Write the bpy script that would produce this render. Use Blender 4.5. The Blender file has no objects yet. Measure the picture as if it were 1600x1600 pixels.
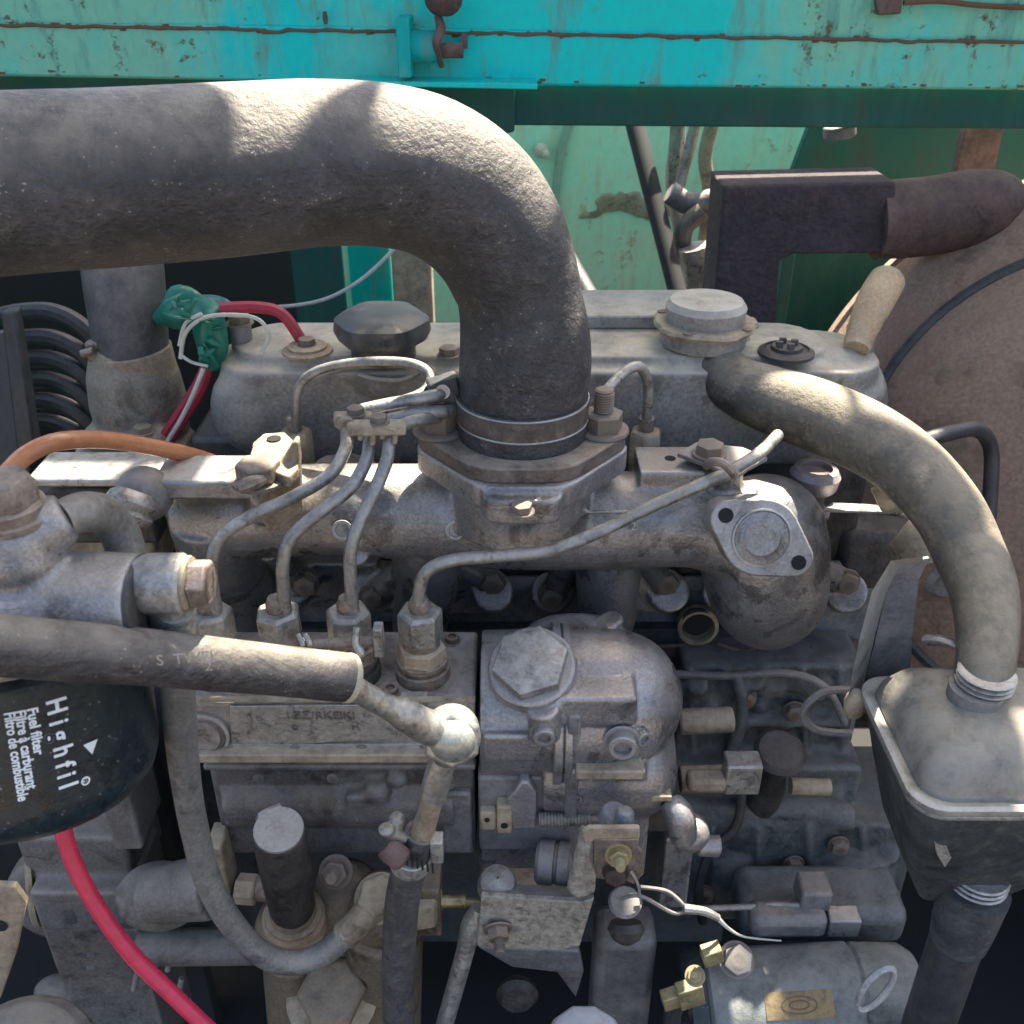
import bpy, bmesh, math, random
from mathutils import Vector, Matrix, noise
random.seed(7)
C = bpy.context.scene.collection
SC = bpy.context.scene
PITCH = math.radians(30); F = 1570.0; CAM = Vector((0, 0, 1.5))
SP, CP = math.sin(PITCH), math.cos(PITCH)
# ---------------------------------------------------------------- camera, sky, sun, exposure
cam = bpy.data.objects.new('camera', bpy.data.cameras.new('camera')); C.objects.link(cam)
cam.location = CAM; cam.rotation_euler = (math.radians(90) - PITCH, 0, 0)
cam.data.sensor_width = 36; cam.data.sensor_height = 36; cam.data.sensor_fit = 'HORIZONTAL'
cam.data.lens = 36 * F / 1600; cam.data.clip_start = 0.02; cam.data.clip_end = 500
cam.data.dof.use_dof = True; cam.data.dof.focus_distance = 0.78; cam.data.dof.aperture_fstop = 14
SC.camera = cam
SUN_EL, SUN_AZ = 60.0, 32.0           # azimuth from +Y towards +X
w = bpy.data.worlds.new('World'); SC.world = w; w.use_nodes = True
nt = w.node_tree; bg = nt.nodes['Background']
sky = nt.nodes.new('ShaderNodeTexSky'); sky.sky_type = 'NISHITA'; sky.sun_disc = False
sky.sun_elevation = math.radians(SUN_EL); sky.sun_rotation = math.radians(SUN_AZ)
sky.air_density = 1.0; sky.dust_density = 5.0; sky.ozone_density = 0.5
nt.links.new(sky.outputs[0], bg.inputs[0]); bg.inputs[1].default_value = 0.105
sl = bpy.data.lights.new('sun', 'SUN'); sl.energy = 5.0; sl.angle = math.radians(0.5); sl.color = (1, .91, .74)
so = bpy.data.objects.new('sun', sl); C.objects.link(so)
sd = Vector((math.sin(math.radians(SUN_AZ)) * math.cos(math.radians(SUN_EL)),
             math.cos(math.radians(SUN_AZ)) * math.cos(math.radians(SUN_EL)), math.sin(math.radians(SUN_EL))))
so.rotation_euler = sd.to_track_quat('Z', 'Y').to_euler(); so.location = (1, 1, 4)
vs = SC.view_settings; vs.view_transform = 'Standard'; vs.look = 'None'; vs.exposure = 1.95; vs.gamma = 1
SC.cycles.max_bounces = 6

# ---------------------------------------------------------------- pixel -> place
def dirv(u, v):
    a = (u - 800) / F; b = (800 - v) / F
    return Vector((a, CP + b * SP, -SP + b * CP))
def Y(u, v, y):
    d = dirv(u, v); return CAM + d * (y / d.y)
def Z(u, v, z):
    d = dirv(u, v); return CAM + d * ((z - CAM.z) / d.z)
def T(u, v, t): return CAM + dirv(u, v) * t
def mpp(v, y): return y / dirv(800, v).y / F      # metres per photo pixel at that place
def V(*a): return Vector(a)

# ---------------------------------------------------------------- materials
MATS = {}
def node(nt, t, **k):
    n = nt.nodes.new(t)
    for a, b in k.items(): setattr(n, a, b)
    return n
def ramp(nt, fac, a, b, ca=(0,0,0,1), cb=(1,1,1,1)):
    r = node(nt, 'ShaderNodeValToRGB'); r.color_ramp.elements[0].position = a; r.color_ramp.elements[1].position = b
    r.color_ramp.elements[0].color = ca; r.color_ramp.elements[1].color = cb
    nt.links.new(fac, r.inputs[0]); return r.outputs[0]
def mix(nt, fac, a, b, blend='MIX'):
    m = node(nt, 'ShaderNodeMix', data_type='RGBA', blend_type=blend)
    if isinstance(fac, (int, float)): m.inputs[0].default_value = fac
    else: nt.links.new(fac, m.inputs[0])
    for i, c in ((6, a), (7, b)):
        if isinstance(c, tuple): m.inputs[i].default_value = (*c, 1)
        else: nt.links.new(c, m.inputs[i])
    return m.outputs[2]
def nz(nt, vec, scale, detail=6, rough=.6, dist=0.0):
    n = node(nt, 'ShaderNodeTexNoise'); n.inputs['Scale'].default_value = scale
    n.inputs['Detail'].default_value = detail; n.inputs['Roughness'].default_value = rough
    n.inputs['Distortion'].default_value = dist
    nt.links.new(vec, n.inputs['Vector']); return n.outputs[0]
def mth(nt, op, a, b):
    m = node(nt, 'ShaderNodeMath', operation=op)
    for i, x in enumerate((a, b)):
        if isinstance(x, (int, float)): m.inputs[i].default_value = x
        else: nt.links.new(x, m.inputs[i])
    return m.outputs[0]
def grimy(name, base, alt, dust=(.42, .36, .27), metal=.3, rough=.6, up=.6, spot=.25, bump=.35, grain=350, big=14,
          drip=None, dripamt=0.0, speck=0.0, oily=.6):
    """worn metal or rubber: two tones, settled dust on faces that look up, dirt spots, cast grain"""
    m = bpy.data.materials.new(name); m.use_nodes = True; nt = m.node_tree
    bs = nt.nodes['Principled BSDF']; tc = node(nt, 'ShaderNodeTexCoord'); ob = tc.outputs['Object']
    n1 = nz(nt, ob, big, 8, .65, .4); n2 = nz(nt, ob, big * 5, 6, .7); n3 = nz(nt, ob, grain, 4, .6)
    col = mix(nt, ramp(nt, n1, .38, .66), base, alt)
    fine = ramp(nt, n3, .35, .7, (.66, .66, .67, 1), (1.28, 1.27, 1.24, 1))
    col = mix(nt, .8, col, fine, 'MULTIPLY')
    dirt = mth(nt, 'MULTIPLY', ramp(nt, n2, .52, .72), spot * 2)
    col = mix(nt, dirt, col, tuple(c * .6 for c in dust))
    oil = mth(nt, 'MULTIPLY', ramp(nt, nz(nt, ob, big * 1.6, 7, .68, .8), .535, .61), oily)
    col = mix(nt, oil, col, tuple(c * .28 for c in alt))
    if dripamt:
        mp = node(nt, 'ShaderNodeMapping'); mp.inputs['Scale'].default_value = (1, 1, .12); nt.links.new(ob, mp.inputs[0])
        dn = nz(nt, mp.outputs[0], 45, 5, .6)
        col = mix(nt, mth(nt, 'MULTIPLY', ramp(nt, dn, .5, .68), dripamt), col, drip)
    geo = node(nt, 'ShaderNodeNewGeometry'); sx = node(nt, 'ShaderNodeSeparateXYZ')
    nt.links.new(geo.outputs['Normal'], sx.inputs[0])
    upf = ramp(nt, sx.outputs[2], .15, .95)
    n4 = nz(nt, ob, big * 2.3, 7, .7)
    df = mth(nt, 'MULTIPLY', upf, ramp(nt, n4, .25, .6)); df = mth(nt, 'MULTIPLY', df, up)
    col = mix(nt, df, col, dust)
    pr_ = ramp(nt, geo.outputs['Pointiness'], .505, .56)
    col = mix(nt, mth(nt, 'MULTIPLY', pr_, mth(nt, 'MULTIPLY', ramp(nt, n4, .35, .6), .45)), col, tuple(min(.6, c * 2.1 + .03) for c in base))
    if speck:
        vo = node(nt, 'ShaderNodeTexVoronoi'); vo.inputs['Scale'].default_value = 260; nt.links.new(ob, vo.inputs[0])
        sp_ = mth(nt, 'MULTIPLY', ramp(nt, vo.outputs['Distance'], .1, .22, (1,1,1,1), (0,0,0,1)), ramp(nt, n2, .5, .62))
        col = mix(nt, mth(nt, 'MULTIPLY', sp_, speck), col, (.5, .47, .42))
    nt.links.new(col, bs.inputs['Base Color'])
    dd = mth(nt, 'ADD', df, dirt)
    mm = node(nt, 'ShaderNodeMath', operation='MULTIPLY_ADD', use_clamp=True)
    nt.links.new(dd, mm.inputs[0]); mm.inputs[1].default_value = -metal; mm.inputs[2].default_value = metal
    nt.links.new(mm.outputs[0], bs.inputs['Metallic'])
    rr = node(nt, 'ShaderNodeMath', operation='MULTIPLY_ADD', use_clamp=True)
    nt.links.new(dd, rr.inputs[0]); rr.inputs[1].default_value = .35; rr.inputs[2].default_value = rough
    rv = mth(nt, 'ADD', rr.outputs[0], mth(nt, 'MULTIPLY', mth(nt, 'SUBTRACT', n2, .5), .3))
    rv = mth(nt, 'SUBTRACT', rv, mth(nt, 'MULTIPLY', oil, .22)); nt.links.new(rv, bs.inputs['Roughness'])
    b1 = node(nt, 'ShaderNodeBump'); b1.inputs['Strength'].default_value = bump; b1.inputs['Distance'].default_value = .0012
    nt.links.new(n3, b1.inputs['Height'])
    b2 = node(nt, 'ShaderNodeBump'); b2.inputs['Strength'].default_value = bump * .8; b2.inputs['Distance'].default_value = .004
    nt.links.new(n2, b2.inputs['Height']); nt.links.new(b1.outputs[0], b2.inputs['Normal'])
    nt.links.new(b2.outputs[0], bs.inputs['Normal'])
    MATS[name] = m; return m
def paint(name, base, faded, rust, fade_lo=.45, rust_lo=.6, rough=.45, wear=None):
    m = bpy.data.materials.new(name); m.use_nodes = True; nt = m.node_tree
    bs = nt.nodes['Principled BSDF']; ob = node(nt, 'ShaderNodeTexCoord').outputs['Object']
    big = nz(nt, ob, 5.5, 5, .55, .6); fine = nz(nt, ob, 60, 8, .7)
    mp = node(nt, 'ShaderNodeMapping'); mp.inputs['Scale'].default_value = (1, 1, .22); nt.links.new(ob, mp.inputs[0])
    st = nz(nt, mp.outputs[0], 34, 7, .7, .3)
    fsum = mth(nt, 'ADD', mth(nt, 'MULTIPLY', big, .5), mth(nt, 'MULTIPLY', st, .5))
    if wear:          # how weathered the paint is along the beam's length (x, amount)
        sx = node(nt, 'ShaderNodeSeparateXYZ'); nt.links.new(ob, sx.inputs[0])
        cr_ = node(nt, 'ShaderNodeValToRGB'); e = cr_.color_ramp.elements
        nt.links.new(mth(nt, 'MULTIPLY_ADD', sx.outputs[0], .8) if False else mth(nt, 'ADD', mth(nt, 'MULTIPLY', sx.outputs[0], .8), .5), cr_.inputs[0])
        while len(e) < len(wear): e.new(.5)
        for el, (px_, am) in zip(e, wear): el.position = px_ * .8 + .5; el.color = (am, am, am, 1)
        fsum = mth(nt, 'ADD', fsum, mth(nt, 'SUBTRACT', cr_.outputs[0], .5))
    col = mix(nt, ramp(nt, fsum, fade_lo, fade_lo + .2), base, faded)
    col = mix(nt, mth(nt, 'MULTIPLY', ramp(nt, st, .53, .68), .8), col, tuple(a * .4 + b * .6 for a, b in zip(base, rust)))
    sp_ = nz(nt, ob, 26, 9, .78)
    rsum = mth(nt, 'ADD', mth(nt, 'MULTIPLY', sp_, .75), mth(nt, 'MULTIPLY', fsum if wear else big, .25))
    rf = ramp(nt, rsum, rust_lo, rust_lo + .035)
    col = mix(nt, rf, col, rust)
    col = mix(nt, .5, col, ramp(nt, fine, .3, .75, (.8,.8,.8,1), (1.15,1.15,1.12,1)), 'MULTIPLY')
    nt.links.new(col, bs.inputs['Base Color'])
    nt.links.new(mth(nt, 'ADD', mth(nt, 'MULTIPLY', rf, .3), mth(nt, 'MULTIPLY', fine, rough * 2.2)), bs.inputs['Roughness']); bs.inputs['Specular IOR Level'].default_value = .25
    b = node(nt, 'ShaderNodeBump'); b.inputs['Strength'].default_value = .5; b.inputs['Distance'].default_value = .0015
    nt.links.new(mth(nt, 'SUBTRACT', mth(nt, 'MULTIPLY', fine, .4), rf), b.inputs['Height']); nt.links.new(b.outputs[0], bs.inputs['Normal'])
    MATS[name] = m; return m
def flat(name, c, rough=.6, metal=0.0):
    m = bpy.data.materials.new(name); m.use_nodes = True; nt = m.node_tree; bs = nt.nodes['Principled BSDF']
    ob = node(nt, 'ShaderNodeTexCoord').outputs['Object']; n = nz(nt, ob, 90, 6, .7)
    nt.links.new(mix(nt, ramp(nt, n, .3, .7), tuple(x * .82 for x in c), tuple(min(1, x * 1.12) for x in c)), bs.inputs['Base Color'])
    bs.inputs['Roughness'].default_value = rough; bs.inputs['Metallic'].default_value = metal
    MATS[name] = m; return m
DUST = (.43, .355, .25)
cast = grimy('cast_aluminium', (.36, .355, .36), (.22, .217, .222), DUST, .6, .34, .38, .15, .38, 420, 13, speck=.4)
cast_dk = grimy('grey_painted_casting', (.17, .168, .175), (.10, .10, .104), DUST, .3, .55, .55, .15, .35, 380, 12)
iron = grimy('oily_iron', (.055, .052, .052), (.025, .025, .027), (.2, .17, .13), .3, .5, .3, .12, .5, 300, 16)
block_m = grimy('dusty_hazed_block', (.12, .135, .14), (.065, .075, .08), (.27, .25, .21), .1, .6, .5, .25, .5, 260, 14)  # base lifted and blued: lens haze put into the colour
canm = grimy('dark_canister_paint', (.045, .055, .06), (.025, .03, .034), (.25, .23, .19), .0, .5, .4, .25, .5, 200, 12)
pumpm = grimy('pump_alloy', (.27, .25, .235), (.165, .15, .14), (.34, .28, .21), .45, .55, .75, .2, .45, 320, 14)
govm = grimy('governor_alloy', (.36, .355, .37), (.23, .225, .235), (.40, .35, .28), .6, .32, .42, .12, .28, 380, 12)
steel = grimy('dull_steel', (.34, .34, .32), (.19, .19, .18), DUST, .65, .42, .35, .15, .25, 300, 30)
zinc = grimy('zinc_steel', (.42, .42, .39), (.30, .29, .26), DUST, .7, .38, .35, .12, .25, 250, 40)
boltm = grimy('dusty_bolt_steel', (.20, .165, .135), (.11, .09, .08), (.36, .29, .22), .45, .5, .65, .25, .4, 300, 45)
rust = grimy('rusty_steel', (.11, .07, .06), (.055, .042, .042), (.30, .23, .18), .15, .75, .35, .25, .8, 220, 18)
drumm = grimy('rust_brown_drum', (.36, .245, .175), (.23, .155, .115), (.42, .32, .22), .0, .8, .3, .25, .5, 200, 7, (.30, .14, .10), .35)
rubber = grimy('dusty_rubber', (.032, .032, .034), (.062, .060, .066), (.52, .46, .37), .0, .48, .6, .10, 1.15, 230, 12, speck=.6)
rubber2 = grimy('grey_hose_rubber', (.05, .05, .055), (.085, .082, .088), (.45, .40, .32), .0, .5, .6, .12, .45, 300, 20)
breath = grimy('dusty_breather_hose', (.105, .095, .078), (.06, .058, .053), (.44, .37, .26), .0, .5, .65, .3, .6, 260, 14, speck=.3)
black = grimy('black_plastic', (.025, .027, .03), (.045, .045, .047), (.2, .19, .17), .0, .45, .25, .05, .2, 300, 20)
filt = grimy('filter_blue_black_paint', (.006, .017, .024), (.009, .021, .028), (.15, .15, .14), .0, .33, .25, .05, .15, 200, 26, speck=.4)
dusty = grimy('dusty_cover_alloy', (.22, .215, .21), (.30, .29, .27), (.60, .54, .42), .3, .55, .95, .15, .3, 300, 10)
tan = grimy('tan_dusty_metal', (.29, .235, .165), (.17, .135, .10), (.42, .35, .25), .1, .7, .6, .3, .4, 260, 20)
teal = paint('teal_paint', (.0, .40, .40), (.16, .55, .43), (.20, .10, .07), .52, .60)
teal_w = paint('weathered_teal_paint', (.0, .62, .60), (.20, .55, .40), (.17, .11, .075), .44, .592, wear=((-.62, .66), (-.36, .60), (-.27, .44), (-.1, .50), (.0, .40), (.26, .44), (.36, .60), (.6, .57)))
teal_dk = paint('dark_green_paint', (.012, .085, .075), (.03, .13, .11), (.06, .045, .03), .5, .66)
mint = paint('faded_mint_as_sunlit', (.42, .72, .56), (.60, .68, .50), (.50, .41, .28), .44, .575)  # base raised to carry sunlight that the panel's face does not get
rubbar = flat('seam_rust', (.15, .085, .055), .9)
redm = flat('red_pink_tube', (.62, .035, .09), .35)
redw = flat('red_wire', (.38, .03, .06), .5)
orange = flat('amber_tube', (.62, .27, .13), .25)
orange.node_tree.nodes['Principled BSDF'].inputs['Transmission Weight'].default_value = .25
greent = flat('green_tape', (.01, .17, .12), .4)
white = flat('white_print', (.75, .80, .82), .5)
palem = flat('white_plastic', (.62, .63, .62), .4)
wire = flat('pale_wire', (.55, .56, .52), .4)
darkw = flat('black_wire', (.02, .02, .022), .5)
gold = grimy('yellow_chromate', (.34, .26, .13), (.20, .15, .09), DUST, .4, .4, .3, .15, .2, 250, 40)
stick = grimy('ochre_sticker', (.36, .25, .10), (.24, .18, .09), (.3, .27, .2), 0, .6, .3, .4, .2, 200, 40)
stick2 = flat('brown_sticker_print', (.20, .12, .06), .6)
brass = grimy('brass_fitting', (.42, .31, .15), (.30, .21, .11), DUST, .6, .4, .3, .2, .2, 250, 40)
darkhole = flat('dark_hole', (.012, .013, .015), .9)

# ---------------------------------------------------------------- mesh building
def frame(axis, ref=None):
    z = Vector(axis).normalized()
    r = Vector(ref) if ref is not None else (Vector((1, 0, 0)) if abs(z.x) < .9 else Vector((0, 0, 1)))
    x = (r - z * r.dot(z)).normalized(); y = z.cross(x)
    return x, y, z
def smooth_path(pts, n=6):
    """Catmull-Rom through points (Vector, radius)"""
    P = [pts[0]] + list(pts) + [pts[-1]]; out = []
    for i in range(1, len(P) - 2):
        for k in range(n):
            s = k / n; a, b, c, d = P[i-1], P[i], P[i+1], P[i+2]
            def cr(a, b, c, d): return .5 * ((2*b) + (c-a)*s + (2*a-5*b+4*c-d)*s*s + (3*b-a-3*c+d)*s**3)
            out.append((cr(a[0], b[0], c[0], d[0]), cr(a[1], b[1], c[1], d[1])))
    out.append(pts[-1]); return out
class M:
    def __init__(s): s.bm = bmesh.new()
    def rings(s, rings, cap=(True, True), closed=False):
        bm = s.bm; R = [[bm.verts.new(p) for p in r] for r in rings]; n = len(R[0])
        L = len(R)
        for i in range(L if closed else L - 1):
            a, b = R[i], R[(i + 1) % L]
            for k in range(n): bm.faces.new((a[k], a[(k+1) % n], b[(k+1) % n], b[k]))
        if not closed:
            if cap[0]: bm.faces.new(R[0][::-1])
            if cap[1]: bm.faces.new(R[-1])
        return s
    def tube(s, pts, r=None, seg=16, n=6, wob=0.0, cap=(True, True), smooth=True, flatz=1.0):
        P = []
        for i, p in enumerate(pts):
            if isinstance(p, Vector): P.append((p, r[i] if isinstance(r, (list, tuple)) else r))
            else: P.append(p)
        if smooth: P = smooth_path(P, n)
        rings = []; prev = None; seedv = random.random() * 50
        for i, (p, rad) in enumerate(P):
            a = P[max(i-1, 0)][0]; b = P[min(i+1, len(P)-1)][0]; t = (b - a).normalized()
            if prev is None: x, y, _ = frame(t)
            else:
                x = (prev - t * prev.dot(t)).normalized(); y = t.cross(x)
            prev = x; ring = []
            for k in range(seg):
                an = 2 * math.pi * k / seg; d = x * math.cos(an) + y * math.sin(an) * flatz
                rr = rad
                if wob: rr *= 1 + wob * noise.noise(p * 18 + d * .8 + Vector((seedv, 0, 0)))
                ring.append(p + d * rr)
            rings.append(ring)
        return s.rings(rings, cap)
    def lathe(s, prof, loc, axis=(0, 0, 1), seg=28, ref=None, cap=(True, True), ang=None):
        x, y, z = frame(axis, ref); loc = Vector(loc)
        rings = [[loc + z * h + (x * math.cos(2*math.pi*k/seg) + y * math.sin(2*math.pi*k/seg)) * max(r, 1e-5) for k in range(seg)] for r, h in prof]
        return s.rings(rings, cap)
    def cyl(s, a, b, r, r2=None, seg=20):
        a = Vector(a); b = Vector(b); r2 = r if r2 is None else r2
        return s.lathe([(r, 0), (r2, (b-a).length)], a, b - a, seg)
    def ball(s, c, r, seg=18, sc=(1, 1, 1)):
        n = seg // 2; c = Vector(c); rings = []
        for i in range(1, n):
            th = math.pi * i / n
            rings.append([c + Vector((r*sc[0]*math.sin(th)*math.cos(2*math.pi*k/seg), r*sc[1]*math.sin(th)*math.sin(2*math.pi*k/seg), -r*sc[2]*math.cos(th))) for k in range(seg)])
        return s.rings(rings)
    def box(s, c, size, ax=None, ay=None):
        """box centred at c; ax, ay optional axes"""
        c = Vector(c); x = Vector(ax).normalized() if ax is not None else Vector((1, 0, 0))
        if ay is not None: y = Vector(ay); y = (y - x * y.dot(x)).normalized()
        else:
            y = Vector((0, 1, 0)) if abs(x.y) < .9 else Vector((0, 0, 1)); y = (y - x * y.dot(x)).normalized()
        z = x.cross(y); h = [q / 2 for q in size]; bm = s.bm
        vv = [[[bm.verts.new(c + x*h[0]*i + y*h[1]*j + z*h[2]*k) for k in (-1, 1)] for j in (-1, 1)] for i in (-1, 1)]
        for f in (((0,0,0),(0,0,1),(0,1,1),(0,1,0)), ((1,0,0),(1,1,0),(1,1,1),(1,0,1)), ((0,0,0),(1,0,0),(1,0,1),(0,0,1)),
                  ((0,1,0),(0,1,1),(1,1,1),(1,1,0)), ((0,0,0),(0,1,0),(1,1,0),(1,0,0)), ((0,0,1),(1,0,1),(1,1,1),(0,1,1))):
            bm.faces.new([vv[a][b][d] for a, b, d in f])
        return s
    def pbox(s, u0, v0, u1, v1, y, depth):
        """box standing with its front face at distance y, seen between these pixels"""
        vm = (v0 + v1) / 2; x0 = Y(u0, vm, y).x; x1 = Y(u1, vm, y).x; z1 = Y(0, v0, y).z; z0 = Y(0, v1, y).z
        return s.box(((x0+x1)/2, y + depth/2, (z0+z1)/2), (abs(x1-x0), depth, abs(z1-z0)))
    def prism(s, pts, off):
        """polygon (3D points) pulled along vector off"""
        bm = s.bm; off = Vector(off); pts = [Vector(p) for p in pts]
        a = [bm.verts.new(p) for p in pts]; b = [bm.verts.new(p + off) for p in pts]; n = len(a)
        bm.faces.new(a[::-1]); bm.faces.new(b)
        for k in range(n): bm.faces.new((a[k], a[(k+1) % n], b[(k+1) % n], b[k]))
        return s
    def hexa(s, loc, axis, r, h, rot=0, dome=.12):
        x, y, z = frame(axis); loc = Vector(loc)
        def ring(rr, hh): return [loc + z*hh + (x*math.cos(math.pi*k/3+rot) + y*math.sin(math.pi*k/3+rot))*rr for k in range(6)]
        return s.rings([ring(r, 0), ring(r, h*(1-dome)), ring(r*.86, h)])
    def build(s, name, mat, parent=None, bevel=0.0, voxel=0.0, smooth=6, seg=2, label=None):
        bm = s.bm; bmesh.ops.recalc_face_normals(bm, faces=bm.faces)
        org = Vector(parent['_org']) if parent is not None else Vector((0, 0, 0))
        if parent is None:
            org = sum((v.co for v in bm.verts), Vector()) / len(bm.verts)
        for v in bm.verts: v.co -= org
        for f in bm.faces: f.smooth = True
        if not voxel:
            for e in bm.edges:
                if len(e.link_faces) == 2 and e.calc_face_angle(0) > .62: e.smooth = False
        me = bpy.data.meshes.new(name); bm.to_mesh(me); bm.free(); me.materials.append(mat)
        o = bpy.data.objects.new(name, me); C.objects.link(o)
        if parent is not None:
            o.parent = parent
            if '_grand' in parent.keys(): pass
        else: o.location = org
        o['_org'] = tuple(org)
        if voxel:
            r = o.modifiers.new('remesh', 'REMESH'); r.mode = 'VOXEL'; r.voxel_size = voxel; r.use_smooth_shade = True
            q = o.modifiers.new('smooth', 'SMOOTH'); q.factor = .5; q.iterations = smooth
        elif bevel:
            b = o.modifiers.new('bevel', 'BEVEL'); b.width = bevel; b.segments = seg; b.limit_method = 'ANGLE'; b.angle_limit = .6
            b.use_clamp_overlap = True
        if label: o['label'] = label
        return o
def thing(name, label, cat, loc, group=None):
    o = bpy.data.objects.new(name, None); C.objects.link(o); o.location = loc; o.empty_display_size = .02
    o['_org'] = tuple(Vector(loc)); o['label'] = label; o['category'] = cat
    if group: o['group'] = group
    return o
def tag(o, label, cat, group=None):
    o['label'] = label; o['category'] = cat
    if group: o['group'] = group
    return o
def struct(o): o['kind'] = 'structure'; return o
# shared fasteners, unit radius 1 along +Z
UM = {}
def unit(kind, mat):
    key = (kind, mat.name)
    if key in UM: return UM[key]
    m = M(); o3 = (0, 0, 0); zz = (0, 0, 1)
    if kind == 'bolt':      # washer, hex head with round crown
        m.lathe([(1.26, 0), (1.3, .05), (1.26, .16), (1.05, .18)], o3, zz, 24); m.hexa((0, 0, .2), zz, 1.05, .75); m.lathe([(.75, .9), (.6, .99), (.3, 1.0)], o3, zz, 20)
    elif kind == 'nut':     # washer, nut, threaded stud end
        m.lathe([(1.4, 0), (1.45, .05), (1.4, .2), (1.1, .22)], o3, zz, 24); m.hexa((0, 0, .22), zz, 1.1, .95)
        pr = [(.55, 1.1)]
        for k in range(9): pr += [(.55, 1.12 + k*.14), (.47, 1.19 + k*.14)]
        pr += [(.5, 2.4), (.4, 2.48)]
        m.lathe(pr, o3, zz, 16)
    elif kind == 'cap':     # round socket screw
        m.lathe([(1.25, 0), (1.3, .15), (1, .2), (1, .9), (.9, 1.0), (.62, 1.0), (.58, .6)], o3, zz, 24)
    elif kind == 'slot':
        m.lathe([(1.0, 0), (1.0, .35), (.85, .45)], o3, zz, 24); m.box((0, 0, .47), (1.3, .16, .1))
    me_o = m.build(kind, mat, None); me = me_o.data; me_o_loc = me_o.location.copy()
    for v in me.vertices: v.co += me_o_loc
    bpy.data.objects.remove(me_o); UM[key] = me; return me
def bolt(parent, loc, axis, r, kind='bolt', mat=None, name=None, spin=None):
    me = unit(kind, mat or boltm)
    o = bpy.data.objects.new(name or {'bolt': 'bolt', 'nut': 'stud_nut', 'cap': 'cap_screw', 'slot': 'slotted_screw'}[kind], me)
    C.objects.link(o); org = Vector(parent['_org']) if parent is not None else Vector()
    q = Vector(axis).normalized().to_track_quat('Z', 'Y'); sp_ = random.random() if spin is None else spin
    o.matrix_basis = Matrix.Translation(Vector(loc) - org) @ q.to_matrix().to_4x4() @ Matrix.Rotation(sp_, 4, 'Z') @ Matrix.Scale(r, 4)
    if parent is not None: o.parent = parent
    return o
FR = (0, -1, .12)       # facing the viewer
UP = (0, 0, 1)
def text(body, size, mat, depth=.0006, name='lettering', bold=0.0):
    cu = bpy.data.curves.new(name, 'FONT'); cu.body = body; cu.size = size; cu.extrude = depth; cu.offset = bold; cu.align_x = 'LEFT'; cu.resolution_u = 3
    o = bpy.data.objects.new(name, cu); C.objects.link(o); bpy.context.view_layer.update()
    me = bpy.data.meshes.new_from_object(o.evaluated_get(bpy.context.evaluated_depsgraph_get()))
    bpy.data.objects.remove(o); me.materials.clear(); me.materials.append(mat); return me
def seen(p):
    q = p - CAM; t = q.y*CP - q.z*SP; return 800 + F*q.x/t, 800 - F*(q.y*SP + q.z*CP)/t
def puttext(parent, body, size, mat, loc, right, up, depth=.0006, bold=0.0, name='lettering'):
    me = text(body, size, mat, depth, name); r = Vector(right).normalized(); u = Vector(up); u = (u - r*u.dot(r)).normalized(); n = r.cross(u)
    org = Vector(parent['_org']); loc = Vector(loc)
    for v in me.vertices: v.co = loc - org + r * v.co.x + u * v.co.y + n * v.co.z
    o = bpy.data.objects.new(name, me); C.objects.link(o); o.parent = parent; return o
def P(*pts, r=None):
    """path from (u, v, y, radius_px)"""
    return [(Y(u, v, y), rp * mpp(v, y)) for u, v, y, rp in pts]

# ================================================================ SETTING
g = M().box((0, 3, -.02), (60, 60, .04)).build('ground', flat('earth', (.16, .13, .10), .95), None); struct(g)
t = struct(M().box((0, .55, .26), (3.0, 3.4, .02)).build('bay_floor', flat('oily_floor', (.02, .02, .02), .8), None))

# hood frame beam (two lapped plates, weathered teal)
YB = 1.22
beam = thing('hood_frame_beam', 'long weathered turquoise steel beam with a rusty lap seam across the top', 'beam', Y(800, 100, YB))
def quadplate(m, pts, y, depth):   # outline in pixels at distance y, pulled back
    m.prism([Y(u, v, y) for u, v in pts], (0, depth, 0)); return m
m = quadplate(M(), [(-300, -160), (1900, -160), (1900, 71), (1600, 66), (1100, 58), (700, 47), (330, 41), (-300, 36)], YB + .006, .03); m.build('upper_plate', teal_w, beam, bevel=.002)
m = quadplate(M(), [(-300, 34), (330, 39), (700, 45), (1100, 56), (1600, 64), (1900, 68), (1900, 146), (1600, 141), (800, 134), (0, 119), (-300, 113)], YB, .036); m.build('lower_plate', teal_w, beam, bevel=.003)
m = M(); pts = []
for k in range(150):
    u = -150 + k * 12.5; v = 36.5 + (u + 150) * .0169 + noise.noise(Vector((u * .03, 0, 0))) * 3 + (4 if noise.noise(Vector((u*.013, 4, 0))) > .33 else 0)
    pts.append((Y(u, v, YB - .001), (.0016 + .0016 * abs(noise.noise(Vector((u * .05, 2, 0)))))))
m.tube(pts, seg=6, smooth=False); m.build('rusty_seam', rubbar, beam)
m = M()
for k in range(130):
    u = random.uniform(-20, 1620); top = random.random() < .45
    if not top and u < 1150 and random.random() < .6: continue
    v = 38 + u * .018 + random.uniform(-5, 6) if top else 119 + u * .0145 - random.uniform(0, 9)
    s_ = random.uniform(.0008, .0028); m.ball(Y(u, v, YB - .0002), s_, 6, (1.6, .35, 1))
o = m.build('rust_blister', rubbar, beam); o['kind'] = 'stuff'
m = quadplate(M(), [(1368, -6), (1412, -6), (1408, 22), (1372, 24)], YB - .008, .01); m.build('rusty_patch', rust, beam, bevel=.002)
m = M().tube([Y(1412, 4, YB - .004), Y(1470, 2, YB - .004), Y(1540, 9, YB - .004), Y(1650, 13, YB - .004)], .0028, seg=8); m.build('upper_seam', rubbar, beam)
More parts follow.
